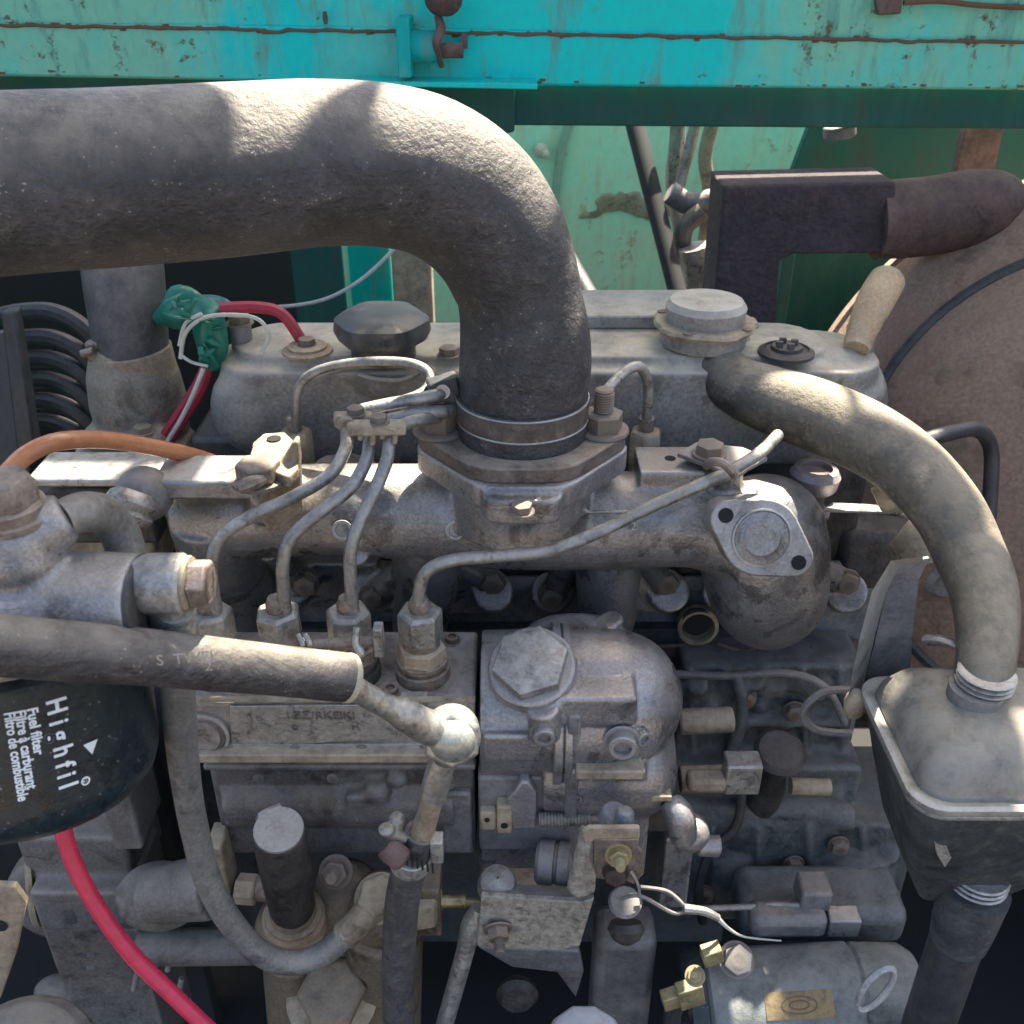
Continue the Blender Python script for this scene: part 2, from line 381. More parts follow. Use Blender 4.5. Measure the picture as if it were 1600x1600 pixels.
# dark channel under the beam
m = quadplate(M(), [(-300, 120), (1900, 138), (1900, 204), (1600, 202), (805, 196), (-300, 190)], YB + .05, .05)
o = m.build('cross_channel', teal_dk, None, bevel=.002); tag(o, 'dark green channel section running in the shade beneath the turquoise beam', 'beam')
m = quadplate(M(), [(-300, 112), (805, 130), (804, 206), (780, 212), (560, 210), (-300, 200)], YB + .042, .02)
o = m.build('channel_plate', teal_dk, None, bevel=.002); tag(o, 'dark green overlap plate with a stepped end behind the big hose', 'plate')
# latch on the beam
la = thing('hood_latch', 'turquoise latch pin between two tabs with a rusty chain knob hanging above it', 'latch', Y(660, 75, YB - .02))
M().pbox(620, 28, 641, 122, YB - .05, .05).build('tab', teal, la, bevel=.0015)
M().cyl(Y(640, 73, YB - .026), Y(684, 73, YB - .026), .0165).build('pin_sleeve', teal, la, bevel=.001)
M().cyl(Y(684, 79, YB - .026), Y(724, 79, YB - .026), .0078).build('pin', rust, la, bevel=.001)
M().box(Y(726, 64, YB - .012), (.006, .02, .014)).build('split_pin', rust, la)
m = M().tube([Y(684, 24, YB - .03), Y(689, 45, YB - .034), (Y(682, 70, YB - .042)), Y(690, 104, YB - .03)], [.0035, .005, .0045, .003], seg=8, wob=.3); m.build('hanging_hook', rust, la)
m = M().ball(Y(693, -2, YB - .03), .019, 16, (1.1, .8, .95)); o = m.build('rusty_knob', rust, la, voxel=.002); 
m = M().prism([Y(548, 126, YB - .045), Y(840, 131, YB - .045), Y(840, 140, YB - .045), Y(548, 134, YB - .045)], (0, .05, 0)); o = m.build('angle_strip', teal_w, la, bevel=.001)
M().ball(Y(508, 28, YB - .003), .005, 8, (.6, .4, 1.8)).build('blister', rust, la)

# background panel far behind, seen through the gap
YP = 1.85
bp = thing('mint_body_sheet', 'faded mint green body panel coloured as sunlit behind the engine', 'panel', Y(1000, 350, YP))
m = quadplate(M(), [(560, 120), (1300, 120), (1264, 195), (1180, 430), (1160, 640), (560, 640)], YP, .02); m.build('panel_sheet', mint, bp, bevel=.002)
m = M().tube([Y(890, 190, YP - .01), Y(876, 240, YP - .012), Y(868, 310, YP - .012), Y(862, 420, YP - .01)], .0075, seg=10); m.build('edge_seal', flat('old_seal', (.25, .36, .28), .7), bp)
m = M().ball(Y(845, 235, YP - .012), .013, 12).ball(Y(852, 240, YP - .02), .008, 10); m.build('rivet', flat('pale_rivet', (.5, .47, .38), .6), bp)
m = M()
for k in range(150):
    u = random.gauss(990, 42); v = 322 + random.gauss(0, 7) + 6 * math.sin(u * .05)
    if 915 < u < 1075: m.ball(Y(u, v, YP - .002), random.uniform(.006, .015), 7, (1.3, .5, .8))
o = m.build('caked_dirt', grimy('caked_mud', (.36, .29, .21), (.26, .21, .15), (.45, .38, .28), 0, .95, .3, .3, .8, 200, 40), bp, voxel=.0045); o['kind'] = 'stuff'
strutm = flat('strut_black', (.012, .013, .015), .85)
o = M().cyl(Y(986, 170, 1.5), Y(1062, 470, 1.28), .0135, .012).build('gas_strut', strutm, None); tag(o, 'thin black strut leaning across the mint panel', 'strut')
o = M().cyl(Y(880, 395, 1.35), Y(945, 510, 1.25), .014).build('lower_rod', black, None); tag(o, 'short dark rod emerging from behind the elbow hose', 'rod')
o = thing('heater_pipe_bundle', 'pale plumbing hoses bundled in sunlight beside the rusty pipe', 'pipes', Y(1090, 320, 1.45))
for i, (pp, r, mt) in enumerate([([(1062, 150), (1058, 220), (1052, 290), (1066, 380), (1062, 460)], .011, steel), ([(1098, 150), (1078, 230), (1060, 300)], .008, steel),
        ([(1126, 150), (1102, 240), (1108, 300), (1100, 380)], .0095, tan), ([(1046, 300), (1075, 318), (1112, 312)], .015, cast_dk), ([(1098, 330), (1070, 355), (1068, 390), (1100, 396)], .013, breath), ([(1085, 385), (1092, 430), (1090, 500)], .022, steel)]):
    M().tube([Y(u, v, 1.45 - .02 * i) for u, v in pp], r, seg=12).build('pipe', mt, o)
# dark right inner wall and green plate
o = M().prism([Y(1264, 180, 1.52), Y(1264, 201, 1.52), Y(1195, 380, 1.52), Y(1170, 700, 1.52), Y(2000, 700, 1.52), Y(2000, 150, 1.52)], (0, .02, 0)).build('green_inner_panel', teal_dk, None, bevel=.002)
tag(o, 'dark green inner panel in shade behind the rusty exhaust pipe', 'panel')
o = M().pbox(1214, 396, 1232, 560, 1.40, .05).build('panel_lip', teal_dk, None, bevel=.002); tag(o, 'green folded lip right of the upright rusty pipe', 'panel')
o = M().cyl(Y(1312, 196, 1.33), Y(1312, 214, 1.33), .02).build('rubber_buffer', cast_dk, None, bevel=.002); tag(o, 'small round buffer under the dark channel at the right', 'buffer')
o = M().pbox(1500, 190, 1560, 290, 1.38, .02).build('steel_strap', rust, None, bevel=.002); tag(o, 'brown upright strap above the rusty sleeve', 'strap')
# back wall of the bay (left): dark, teal post and patch
o = M().prism([Y(-700, 120, 1.55), Y(480, 120, 1.55), Y(480, 900, 1.55), Y(-700, 900, 1.55)], (0, .02, 0)).build('black_shroud', flat('shroud_black', (.018, .019, .02), .8), None); tag(o, 'black radiator shroud in the shade at the left', 'shroud')
o = M().pbox(462, 340, 542, 620, 1.34, .05).build('dark_green_post', teal_dk, None, bevel=.003); tag(o, 'dark green upright post left of the black filler cap', 'post')
o = M().pbox(542, 340, 613, 560, 1.45, .03).build('turquoise_post', teal, None, bevel=.003); tag(o, 'turquoise upright strip seen below the elbow of the big hose', 'post')
o = M().pbox(613, 340, 675, 560, 1.40, .04).build('brown_post', tan, None, bevel=.006); tag(o, 'dusty brown upright member behind the filler cap', 'post')
# bay side walls and far enclosure (outside the frame, they close the bay)
for s_, lab in ((-1, 'left'), (1, 'right')):
    o = M().box((s_ * 1.02, 1.15, .75), (.03, 1.3, 1.15)).build('bay_enclosure', teal_dk, None); tag(o, 'dark green side wall of the engine bay on the %s' % lab, 'bay wall')
o = M().box((0, 1.62, .45), (2.1, .03, .65)).build('dark_enclosure', flat('rear_dark', (.03, .035, .035), .8), None); tag(o, 'dark rear wall low down behind the engine', 'bay wall')

# ---------------- exhaust pipe and drum, right
ductm = grimy('wrapped_duct', (.065, .048, .052), (.035, .028, .032), (.2, .15, .13), .0, .75, .3, .3, 1.3, 160, 16)
ex = thing('exhaust_pipe', 'rusty dark exhaust pipe rising and turning right into a sleeve', 'pipe', Y(1168, 500, 1.2))
M().prism([Y(u, v, 1.17) for u, v in ((1130, 298), (1128, 290), (1400, 284), (1400, 396), (1240, 398), (1218, 408), (1212, 560), (1108, 560))], (0, .085, 0)).build('elbow_duct', ductm, ex, bevel=.028, seg=5)
r_ = 61 * mpp(335, 1.17)
sl_ = M().tube([(Y(1368, 345, 1.20), r_), (Y(1450, 338, 1.20), r_ * 1.01), (Y(1510, 328, 1.20), r_ * 1.0), (Y(1548, 325, 1.205), r_ * .95), (Y(1566, 326, 1.21), r_ * .8), (Y(1574, 328, 1.215), r_ * .5)], seg=36, n=3, wob=.02)
sl_.build('sleeve', rust, ex)
dr = thing('rusty_drum', 'huge dusty rust brown drum at the right edge with concentric grooves', 'drum', T(1735, 770, 1.12))
prof = []
R = lambda p: p * 1.2 / F
for p, h in [(60, .118), (150, .112), (220, .104), (280, .092), (320, .080), (340, .072), (350, .066), (380, .060), (410, .050), (418, .046), (426, .046), (450, .036), (472, .022), (480, .016), (488, .016), (500, .004), (512, -.016), (518, -.05), (516, -.10), (512, -.35)]: prof.append((R(p), h))
ax_ = (CAM - T(1735, 770, 1.12)).normalized() + Vector((-.12, 0, .1))
M().lathe(prof, T(1735, 770, 1.12), ax_, 96).build('drum_shell', drumm, dr)
ring = []
x_, y_, z_ = frame(ax_)
for k in range(90):
    a = 2 * math.pi * k / 90; ring.append([T(1735, 770, 1.12) + z_ * (.069 + .007 * math.sin(q)) + (x_ * math.cos(a) + y_ * math.sin(a)) * (R(345) + .007 * math.cos(q)) for q in [i * math.pi / 4 for i in range(8)]])
M().rings(ring, closed=True).build('black_band', black, dr)
o = M().tube([Y(1440, 690, .80), Y(1490, 675, .82), Y(1528, 672, .84), Y(1548, 700, .85), Y(1548, 760, .84), Y(1540, 860, .82)], .0072, seg=12).build('looped_hose', black, None); tag(o, 'thin black hose looping up behind the breather hose at the right', 'hose')

# ---------------- radiator fan guard, left
fg = thing('fan_guard', 'black fan guard rings curving behind the upright hose at left', 'guard', Y(70, 600, 1.15))
for k in range(6):
    v = 486 + k * 33 + (k > 0) * 8; M().tube([Y(-90, v + 70, 1.22), Y(-20, v + 16, 1.2), Y(60, v, 1.18), Y(110, v + 12, 1.17), Y(150, v + 48, 1.17), Y(185, v + 110, 1.18)], .011, seg=10).build('guard_ring', black, fg)
M().prism([Y(0, 488, 1.05), Y(22, 486, 1.05), Y(58, 720, 1.02), Y(28, 730, 1.02)], (0, .02, 0)).build('guard_post', black, fg, bevel=.003)
M().prism([Y(-60, 520, 1.10), Y(10, 520, 1.10), Y(42, 740, 1.1), Y(-60, 740, 1.1)], (0, .01, 0)).build('guard_plate', flat('dull_grey_plate', (.10, .10, .10), .7), fg)

# ================================================================ ENGINE
# block and head behind everything
eb = thing('engine_block', 'dark oily engine block and cylinder head behind the pumps', 'engine', (0, .9, .7))
M().box((.02, .97, 1.0), (.66, .20, .16)).build('cylinder_head', iron, eb, bevel=.006)
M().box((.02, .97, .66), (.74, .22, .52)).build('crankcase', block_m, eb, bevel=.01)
for u, v, y in ((1165, 1090, .793), (1240, 1110, .793), (1100, 1395, .735), (1240, 1350, .735), (1310, 1320, .735), (1390, 1400, .735)): bolt(eb, Y(u, v, y), FR, .009, 'bolt', boltm)
m = M()
m.pbox(1000, 1005, 1330, 1012, .852, .03); m.pbox(1000, 1012, 1345, 1030, .845, .03); m.build('head_gasket', rust, eb, bevel=.001)
m = M().pbox(1060, 1040, 1335, 1200, .80, .08).pbox(1030, 1200, 1340, 1290, .77, .1).pbox(1080, 1290, 1420, 1440, .74, .12)
m.cyl(Y(1215, 1175, .80), Y(1215, 1420, .80), .028).cyl(Y(1270, 1200, .80), Y(1290, 1420, .80), .02).ball(Y(1150, 1340, .76), .035).ball(Y(1330, 1370, .74), .045)
for u, v, y, q in ((1090, 1070, .79, 14), (1180, 1065, .79, 12), (1280, 1080, .79, 13), (1110, 1310, .75, 16), (1240, 1300, .76, 15), (1190, 1380, .735, 18), (1300, 1240, .765, 15), (1385, 1330, .735, 18)):
    m.cyl(Y(u, v, y), Y(u, v, y + .04), q * .0008, q * .0009, 14)
for u in (1075, 1130, 1190, 1250, 1310): m.prism([Y(u, 1045, .793), Y(u + 9, 1045, .793), Y(u + 16, 1190, .793), Y(u + 6, 1190, .793)], (0, .03, 0))
for u in (1110, 1180, 1260, 1345): m.prism([Y(u, 1295, .733), Y(u + 10, 1295, .733), Y(u + 16, 1410, .733), Y(u + 4, 1410, .733)], (0, .03, 0))
for k in range(9):
    u = 1020 + k*38; m.box(Y(u, 1062 + (k % 3)*6, .805), (.016, .02, .012)); m.ball(Y(u + 14, 1098 + 22*(k % 2), .80), .008 + .003*(k % 3), 10)
m.pbox(1010, 1128, 1330, 1140, .785, .03); m.tube([(Y(1150, 1050, .79), .007), (Y(1160, 1110, .785), .007), (Y(1140, 1190, .78), .008)], seg=10)
m.tube([(Y(1060, 1258, .76), .012), (Y(1150, 1268, .755), .012), (Y(1240, 1262, .755), .014), (Y(1330, 1275, .75), .016)], seg=12)
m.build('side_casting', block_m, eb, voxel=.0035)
cp = M().lathe([(.021, 0), (.021, .012), (.017, .014), (.015, .004)], Y(1088, 972, .842), FR, 28); cp.build('core_plug', tan, eb)
M().lathe([(.0155, 0), (.0155, .003)], Y(1088, 970, .833), FR, 24).build('plug_hollow', darkhole, eb)
m = M().tube([Y(1005, 1012, .835), Y(1100, 1008, .835), Y(1230, 1016, .835), Y(1270, 1012, .83)], .0022, seg=8).tube([Y(1120, 1006, .83), Y(1160, 1018, .826), Y(1182, 1012, .826)], .0025, seg=8); m.build('gasket_edge', rust, eb)
# items against the block, right of the governor
o = thing('relief_valve', 'tan square ended relief valve plug right of the governor', 'plug', Y(1130, 1220, .66))
M().cyl(Y(1062, 1218, .68), Y(1140, 1216, .68), .0125).build('valve_barrel', tan, o, bevel=.001)
M().pbox(1134, 1199, 1190, 1243, .655, .022).build('square_head', zinc, o, bevel=.002)
M().pbox(1075, 1222, 1136, 1240, .652, .018).build('lower_barrel', tan, o, bevel=.004)
o = M().cyl(Y(1060, 1128, .72), Y(1146, 1124, .72), .0125, .012).build('dowel_pipe', tan, None, bevel=.003); tag(o, 'dull tan stub pipe pointing out beside the governor top', 'pipe')
o = thing('round_cap_stub', 'dusty round capped stub beneath the engine side, dim', 'cap', Y(1215, 1190, .76))
M().lathe([(.020, -.12), (.018, -.05), (.014, -.03), (.014, 0), (.024, .006), (.026, .012), (.021, .017)], Y(1215, 1185, .735), (0, -.3, 1), 24).build('cap', iron, o)
o = M().cyl(Y(1235, 1228, .73), Y(1296, 1230, .73), .0085).build('side_stub', tan, None); tag(o, 'small pale stub rod in the shade left of the canister', 'rod')
o = M().tube([Y(1040, 1052, .80), Y(1130, 1056, .79), Y(1230, 1052, .785), Y(1290, 1075, .78), Y(1320, 1130, .775)], .0042, seg=10).build('drain_pipe', cast_dk, None); tag(o, 'thin dark pipe running level along the engine block left of the canister', 'pipe')
o = M().tube([Y(1098, 1440, .72), Y(1092, 1390, .72), Y(1110, 1330, .725), Y(1150, 1290, .73), Y(1160, 1230, .74)], .005, seg=10).build('wiring_conduit', black, None); tag(o, 'thin black conduit climbing the block above the starter motor', 'conduit')
# thin bar and bracket ring by canister
o = M().tube([Y(1330, 1078, .66), Y(1285, 1082, .66), Y(1255, 1112, .66), Y(1275, 1140, .66), Y(1330, 1146, .66)], .0035, seg=8).build('wire_bracket', cast_dk, None); tag(o, 'bent strip bracket curving out left of the canister', 'bracket')

# ---- rocker cover
rc = thing('rocker_cover', 'long dusty grey rocker cover with rounded right end', 'engine cover', Y(850, 600, .9))
zt = 1.158; cyb = []
m = M()
XL = Y(322, 560, .87).x; XR = Y(1400, 560, .87).x
def rr_poly(x0, x1, y0, y1, r, n=6):
    out = []
    for cx, cy, a0 in ((x1-r, y0+r, -90), (x1-r, y1-r, 0), (x0+r, y1-r, 90), (x0+r, y0+r, 180)):
        for k in range(n + 1):
            a = math.radians(a0 + 90 * k / n); out.append((cx + r*math.cos(a), cy + r*math.sin(a)))
    return out
def slab(m, poly, z0, z1): return m.prism([(x, y, z0) for x, y in poly], (0, 0, z1 - z0))
slab(m, rr_poly(XL, XR, .868, .985, .045), 1.05, zt - .01)
slab(m, rr_poly(XL + .012, XR - .05, .882, .98, .045), 1.05, zt)
m.ball((XR - .045, .922, 1.10), .060, 20, (1.05, 1, .95)); m.ball((XL + .05, .925, 1.11), .056, 20, (1, 1, .95))
m.ball(Y(395, 640, .89), .045, 18, (.9, .7, 1.1)).ball(Y(760, 660, .89), .05, 18, (1.4, .4, 1)).ball(Y(1010, 640, .885), .05, 18, (1.2, .4, 1))
m.build('cover_casting', dusty, rc, voxel=.0035, smooth=8)
m = M(); slab(m, rr_poly(Y(905, 505, .96).x, Y(1120, 505, .96).x, .955, 1.04, .006), 1.158, 1.172); m.build('rear_plate', dusty, rc, bevel=.002)
# recess panel outline on front
m = M().tube([Y(560, 585, .865), Y(585, 592, .862), Y(625, 594, .862), Y(655, 582, .865)], .0022, seg=8).tube([Y(470, 598, .868), Y(540, 575, .868), Y(640, 570, .868), Y(668, 578, .868)], .003, seg=8); m.build('cover_rib', dusty, rc)
def washerbolt(u, v, z, R_, parent=rc):
    p = Z(u, v, z); M().lathe([(R_*1.9, 0), (R_*1.9, .002), (R_*1.5, .004), (R_*1.45, .006), (R_*.9, .007)], p, UP, 28).build('washer', tan, parent); bolt(parent, p + Vector((0, 0, .006)), UP, R_ * .62, 'bolt', boltm)
washerbolt(481, 549, 1.158, .0125)
bolt(rc, Z(702, 555, 1.158), UP, .009, 'bolt', boltm)
sp_p = Z(381, 552, 1.145); M().cyl(sp_p, sp_p + Vector((0, 0, .03)), .0105).build('spacer', cast_dk, rc, bevel=.001); bolt(rc, sp_p + Vector((0, 0, .03)), UP, .0105, 'bolt', boltm)
p = Z(1228, 553, 1.158); M().lathe([(.026, 0), (.026, .003), (.021, .006), (.02, .004), (.015, .005), (.014, .008)], p, UP, 32).build('round_plug', iron, rc)
for k in range(4): a = k * 1.5 + .4; M().box(p + Vector((.008*math.cos(a), .008*math.sin(a), .010)), (.006, .004, .006)).build('plug_lug', iron, rc)
p = Z(1338, 558, 1.140); M().lathe([(.0145, 0), (.0135, .028), (.0145, .03), (.011, .031), (.010, .024)], p, UP, 24).build('vent_stub', cast_dk, rc)
o = M().tube([Z(1338, 545, 1.155), Y(1352, 505, .93), Y(1368, 470, .95), Y(1385, 440, .98)], [.0125, .0155, .018, .018], seg=20).build('cover_vent_pipe', grimy('tan_sunlit_pipe', (.50, .33, .19), (.36, .25, .15), (.5, .40, .27), 0, .7, .4, .2, .3), None)
tag(o, 'short tan pipe rising from the right end of the rocker cover', 'pipe')
# filler cap
fc = thing('oil_filler_cap', 'black lobed oil filler cap on the rocker cover', 'cap', Z(600, 555, 1.158))
p = Z(600, 556, 1.158); M().lathe([(.030, 0), (.030, .018)], p, UP, 32).build('filler_neck', black, fc, bevel=.001)
m = M(); rings = []
for rr, h in [(.026, .014), (.040, .018), (.0435, .026), (.042, .036), (.034, .042), (.012, .044)]:
    rings.append([p + Vector((rr*(1 + .035*math.cos(6*a))*math.cos(a), rr*(1 + .035*math.cos(6*a))*math.sin(a), h)) for a in [2*math.pi*k/60 for k in range(60)]])
m.rings(rings).build('cap_top', grimy('cap_plastic', (.03, .034, .038), (.06, .062, .065), (.25, .25, .24), 0, .35, .35, .05, .1, 200, 20), fc)
# breather valve
bv = thing('breather_valve', 'round crimped breather valve on the rear of the rocker cover', 'valve', Z(1098, 520, 1.16))
p = Z(1098, 535, 1.160)
M().lathe([(.040, 0), (.042, .012), (.042, .016)], p, UP, 40).build('valve_base', dusty, bv, bevel=.001)
m = M(); rings = []
for rr, h in [(.046, .016), (.048, .019), (.046, .022), (.036, .023)]:
    rings.append([p + Vector((rr*(1 + .06*(math.cos(5*a) > .6))*math.cos(a), rr*(1 + .06*(math.cos(5*a) > .6))*math.sin(a), h)) for a in [2*math.pi*k/80 for k in range(80)]])
m.rings(rings).build('crimp_flange', tan, bv)
M().lathe([(.037, .022), (.038, .036), (.034, .042), (.014, .0435), (.001, .0435)], p, UP, 40, cap=(False, True)).build('valve_top', dusty, bv)
for a in (2.6, 4.2, 5.6, .7): bolt(bv, p + Vector((.044*math.cos(a), .044*math.sin(a), .022)), UP, .0045, 'slot', boltm)

# ---- thermostat outlet, left, with upright hose
th = thing('thermostat_outlet', 'dusty bulbous coolant outlet casting at the left', 'casting', Y(215, 640, .95))
m = M().lathe([(.030, .07), (.037, .055), (.045, .03), (.048, .0), (.046, -.03), (.04, -.06), (.04, -.1)], Y(216, 625, .95), UP, 32)
m.ball(Y(180, 680, .93), .028, 14, (1.2, 1, .6)).ball(Y(236, 690, .91), .026, 14, (1, 1, .7)).box(Y(215, 700, .94), (.11, .05, .02))
m.build('outlet_casting', grimy('dusty_outlet', (.27, .245, .21), (.21, .19, .165), DUST, .1, .6, .7, .2, .3), th, voxel=.0028)
bolt(th, Y(224, 676, .90), UP, .0085, 'bolt', tan)
uh = thing('coolant_hose', 'upright dark coolant hose clamped onto the outlet casting', 'hose', Y(200, 480, .95))
M().tube([(Y(184, 330, 1.02), .041), (Y(190, 400, .99), .040), (Y(197, 470, .965), .038), (Y(205, 545, .95), .036), (Y(207, 570, .95), .036)], seg=32, wob=.02).build('hose_wall', rubber2, uh)
cl = M().lathe([(.0372, -.028), (.0395, -.027), (.0385, -.02), (.0385, .0), (.0375, .001)], Y(206, 545, .95), (-.06, 0, 1), 40).build('hose_clamp', tan, uh)
M().box(Y(150, 548, .93), (.016, .012, .02)).build('clamp_screw', boltm, cl, bevel=.002)
M().cyl(Y(147, 548, .92), Y(128, 553, .92), .004).build('screw', boltm, cl)

flangem = grimy('dark_flange_steel', (.12, .10, .09), (.07, .06, .056), DUST, .3, .55, .75, .3, .5, 260, 20)
# ---- intake manifold
im = thing('intake_manifold', 'grey cast intake manifold with four runners under the big hose', 'manifold', Y(800, 820, .76))
m = M()
def rp(u, v, y, px_): return (Y(u, v, y), px_ * mpp(v, y))
m.tube([rp(290, 800, .80, 60), rp(400, 800, .79, 72), rp(520, 795, .78, 72), rp(640, 800, .775, 76), rp(800, 806, .77, 84), rp(950, 812, .77, 78), rp(1080, 815, .77, 72), rp(1150, 830, .77, 80)], seg=28)
m.tube([rp(330, 800, .79, 68), rp(345, 850, .80, 66), rp(372, 920, .83, 56), rp(380, 1010, .86, 45)], seg=24)
m.tube([rp(660, 830, .77, 58), rp(668, 900, .79, 50), rp(655, 980, .85, 42)], seg=24)
m.tube([rp(950, 830, .775, 56), rp(950, 910, .785, 50), rp(950, 960, .80, 44), rp(948, 990, .83, 34)], seg=24)
m.tube([rp(1175, 790, .79, 60), rp(1190, 840, .78, 98), rp(1196, 890, .78, 98), rp(1200, 922, .785, 92), rp(1204, 944, .79, 82), rp(1208, 955, .795, 60), rp(1210, 960, .80, 30)], seg=28)
m.ball(Y(1192, 835, .785), 98 * mpp(845, .78), 24, (1, .9, 1.0)); m.cyl(Y(1242, 960, .80), Y(1242, 960, .785), .014)
# flanges with ears
for (ul, ur, v, ym) in ((455, 590, 915, .835), (590, 770, 925, .835), (862, 1045, 925, .835), (1130, 1322, 925, .835)):
    m.cyl(Y(ul, v, ym), Y(ul, v, ym + .03), .021).cyl(Y(ur, v, ym), Y(ur, v, ym + .03), .021)
    m.prism([Y(ul, v - 34, ym + .004), Y(ur, v - 34, ym + .004), Y(ur, v + 34, ym + .004), Y(ul, v + 34, ym + .004)], (0, .02, 0))
for (a, b) in (((890, 870), (862, 930)), ((1000, 870), (1042, 912)), ((1180, 880), (1130, 925)), ((1260, 880), (1318, 908)), ((690, 870), (768, 905)), ((640, 880), (585, 930)), ((420, 860), (476, 910))):
    m.tube([(Y(*a, .80), .011), (Y(*b, .838), .014)], seg=10, smooth=False)
# plinth under hose flange, top pads
zf = 1.106
m.cyl((0.008, .755, 1.06), (0.008, .755, zf - .006), .062, .058, 30)
p = Z(1045, 722, 1.1); m.box(p - Vector((0, 0, .012)), (.055, .05, .03)); p = Z(1120, 722, 1.1); m.cyl(p - Vector((0, 0, .04)), p, .024)
m.cyl(Y(425, 800, .765), Y(425, 742, .765), .024).cyl(Y(540, 760, .80), Y(540, 730, .80), .03)
for u in (560, 700, 1010): m.cyl(Y(u, 868, .76), Y(u, 868, .74), .009)
m.tube([Y(860, 800, .728), Y(930, 800, .726), Y(1000, 800, .728)], .0022, seg=8)
m.build('manifold_casting', cast, im, voxel=.0021, smooth=5)
# lower flange pad (aluminium) and front lug
FC = Vector((.0085, .760, 0)); 
def flange_poly(ex, ey, r, lug, K=48):
    pts = []
    for cx, cy, rr in ((ex, 0, r), (0.018, ey, lug), (-.018, ey, lug), (-ex, 0, r), (-.018, -ey, lug), (.018, -ey, lug)): pts.append((cx, -cy, rr))
    out = []
    import itertools
    circ = [(cx + rr * math.cos(a), cy + rr * math.sin(a)) for cx, cy, rr in pts for a in [2*math.pi*k/20 for k in range(K)]]
    circ = sorted(set(circ)); lo = []; hi = []
    def cr(o, a, b): return (a[0]-o[0])*(b[1]-o[1]) - (a[1]-o[1])*(b[0]-o[0])
    for p_ in circ:
        while len(lo) >= 2 and cr(lo[-2], lo[-1], p_) <= 0: lo.pop()
        lo.append(p_)
    for p_ in reversed(circ):
        while len(hi) >= 2 and cr(hi[-2], hi[-1], p_) <= 0: hi.pop()
        hi.append(p_)
    return [(FC.x + a, FC.y + b) for a, b in lo[:-1] + hi[:-1]]
m = M(); slab(m, flange_poly(.070, .040, .0185, .034), zf - .002, zf + .020)
lug = [(x, y) for x, y in flange_poly(.02, .070, .02, .014)]; slab(m, lug, zf - .008, zf + .014)
m.build('flange_pad', cast, im, voxel=.0022, smooth=4)
fp = slab(M(), flange_poly(.068, .028, .0185, .040), zf + .0195, zf + .033).build('steel_flange', flangem, im, bevel=.0025)
ztop = zf + .033
for u in (683, 946): pz = Z(u, 700, ztop); bolt(im, (pz.x, FC.y, ztop), UP, .0155, 'nut', boltm)
bolt(im, Z(815, 800, zf + .008), UP, .008, 'bolt', boltm)
# oval pad with recess and two holes on right end
pc = Y(1187, 838, .705); nrm = Vector((.05, -1, .35)).normalized(); xx, yy, zz = frame(nrm, (1, 0, 0))
k_ = mpp(838, .705)
def oval(sc, pts=((-50, 40), (52, -46))):
    circ = [(cx + (30*sc if i < 2 else 62*sc) * math.cos(a), cy + (30*sc if i < 2 else 62*sc) * math.sin(a)) for i, (cx, cy) in enumerate(((-52, 30), (54, -34), (0, 0))) for a in [2*math.pi*k/24 for k in range(24)]]
    circ = sorted(circ); lo = []; hi = []
    def cr(o, a, b): return (a[0]-o[0])*(b[1]-o[1]) - (a[1]-o[1])*(b[0]-o[0])
    for p_ in circ:
        while len(lo) >= 2 and cr(lo[-2], lo[-1], p_) <= 0: lo.pop()
        lo.append(p_)
    for p_ in reversed(circ):
        while len(hi) >= 2 and cr(hi[-2], hi[-1], p_) <= 0: hi.pop()
        hi.append(p_)
    return lo[:-1] + hi[:-1]
M().prism([pc - zz*.020 + (xx*a + yy*b) * k_ for a, b in oval(1.0)], zz * .026).build('oval_pad', cast, im, bevel=.0015)
M().lathe([(47*k_, 0), (47*k_, .0012), (44*k_, .0015), (42*k_, -.0), (30*k_, .0006), (28*k_, .0014), (.001, .0012)], pc + zz*.0062, zz, 40, cap=(False, True)).build('pad_recess', cast, im)
for a, b in ((-58, 36), (60, -40)): M().lathe([(.0062, 0), (.0062, .0008)], pc + zz*.0062 + (xx*a + yy*b)*k_, zz, 20).build('threaded_hole', darkhole, im)
for u, v, y in ((478, 912, .83), (582, 930, .83), (770, 908, .83), (862, 930, .83), (1042, 908, .83), (1133, 926, .815), (1322, 908, .83), (1242, 966, .785)):
    bolt(im, Y(u, v, y - .008), (0, -1, .1), .0105 if u != 1242 else .008, 'bolt', boltm)
for u, v in ((535, 828), (712, 828)): M().lathe([(.0088, 0), (.0085, .0012), (.006, .0014), (.0055, .0004), (.001, .0003)], Y(u, v, .728 if u > 600 else .734), (0, -1, .35), 24, cap=(False, True)).build('cast_boss', cast, im)
for s_, u, v in (('2', 985, 828), ('6', 938, 838)): puttext(im, s_, .010, cast, Y(u, v, .726), (1, 0, .02), (0, .35, 1), .001)
# pad with hole and hold-down plate at (1110,700)
M().prism([Z(a, b, 1.102) for a, b in ((1015, 735), (1020, 706), (1085, 703), (1092, 735))], (0, 0, -.02)).build('hole_pad', cast, im, bevel=.002)
M().lathe([(.005, 0), (.005, .0008)], Z(1047, 717, 1.1025), UP, 16).build('pad_hole', darkhole, im)
hp = thing('line_clamp_plate', 'bent clamp plate with bolt over the manifold right shoulder', 'clamp', Z(1110, 710, 1.11))
M().prism([Z(a, b, 1.113) for a, b in ((1058, 708), (1088, 690), (1160, 698), (1200, 714), (1170, 730), (1150, 745), (1105, 725))], (0, 0, -.004)).build('plate', cast_dk, hp, bevel=.001)
bolt(hp, Z(1108, 710, 1.114), UP, .0115, 'bolt', boltm)
M().tube([Z(1104, 728, 1.113), Y(1110, 722, .70), Y(1130, 724, .69), Y(1148, 742, .69)], .0035, seg=8).build('pipe_saddle', boltm, hp)

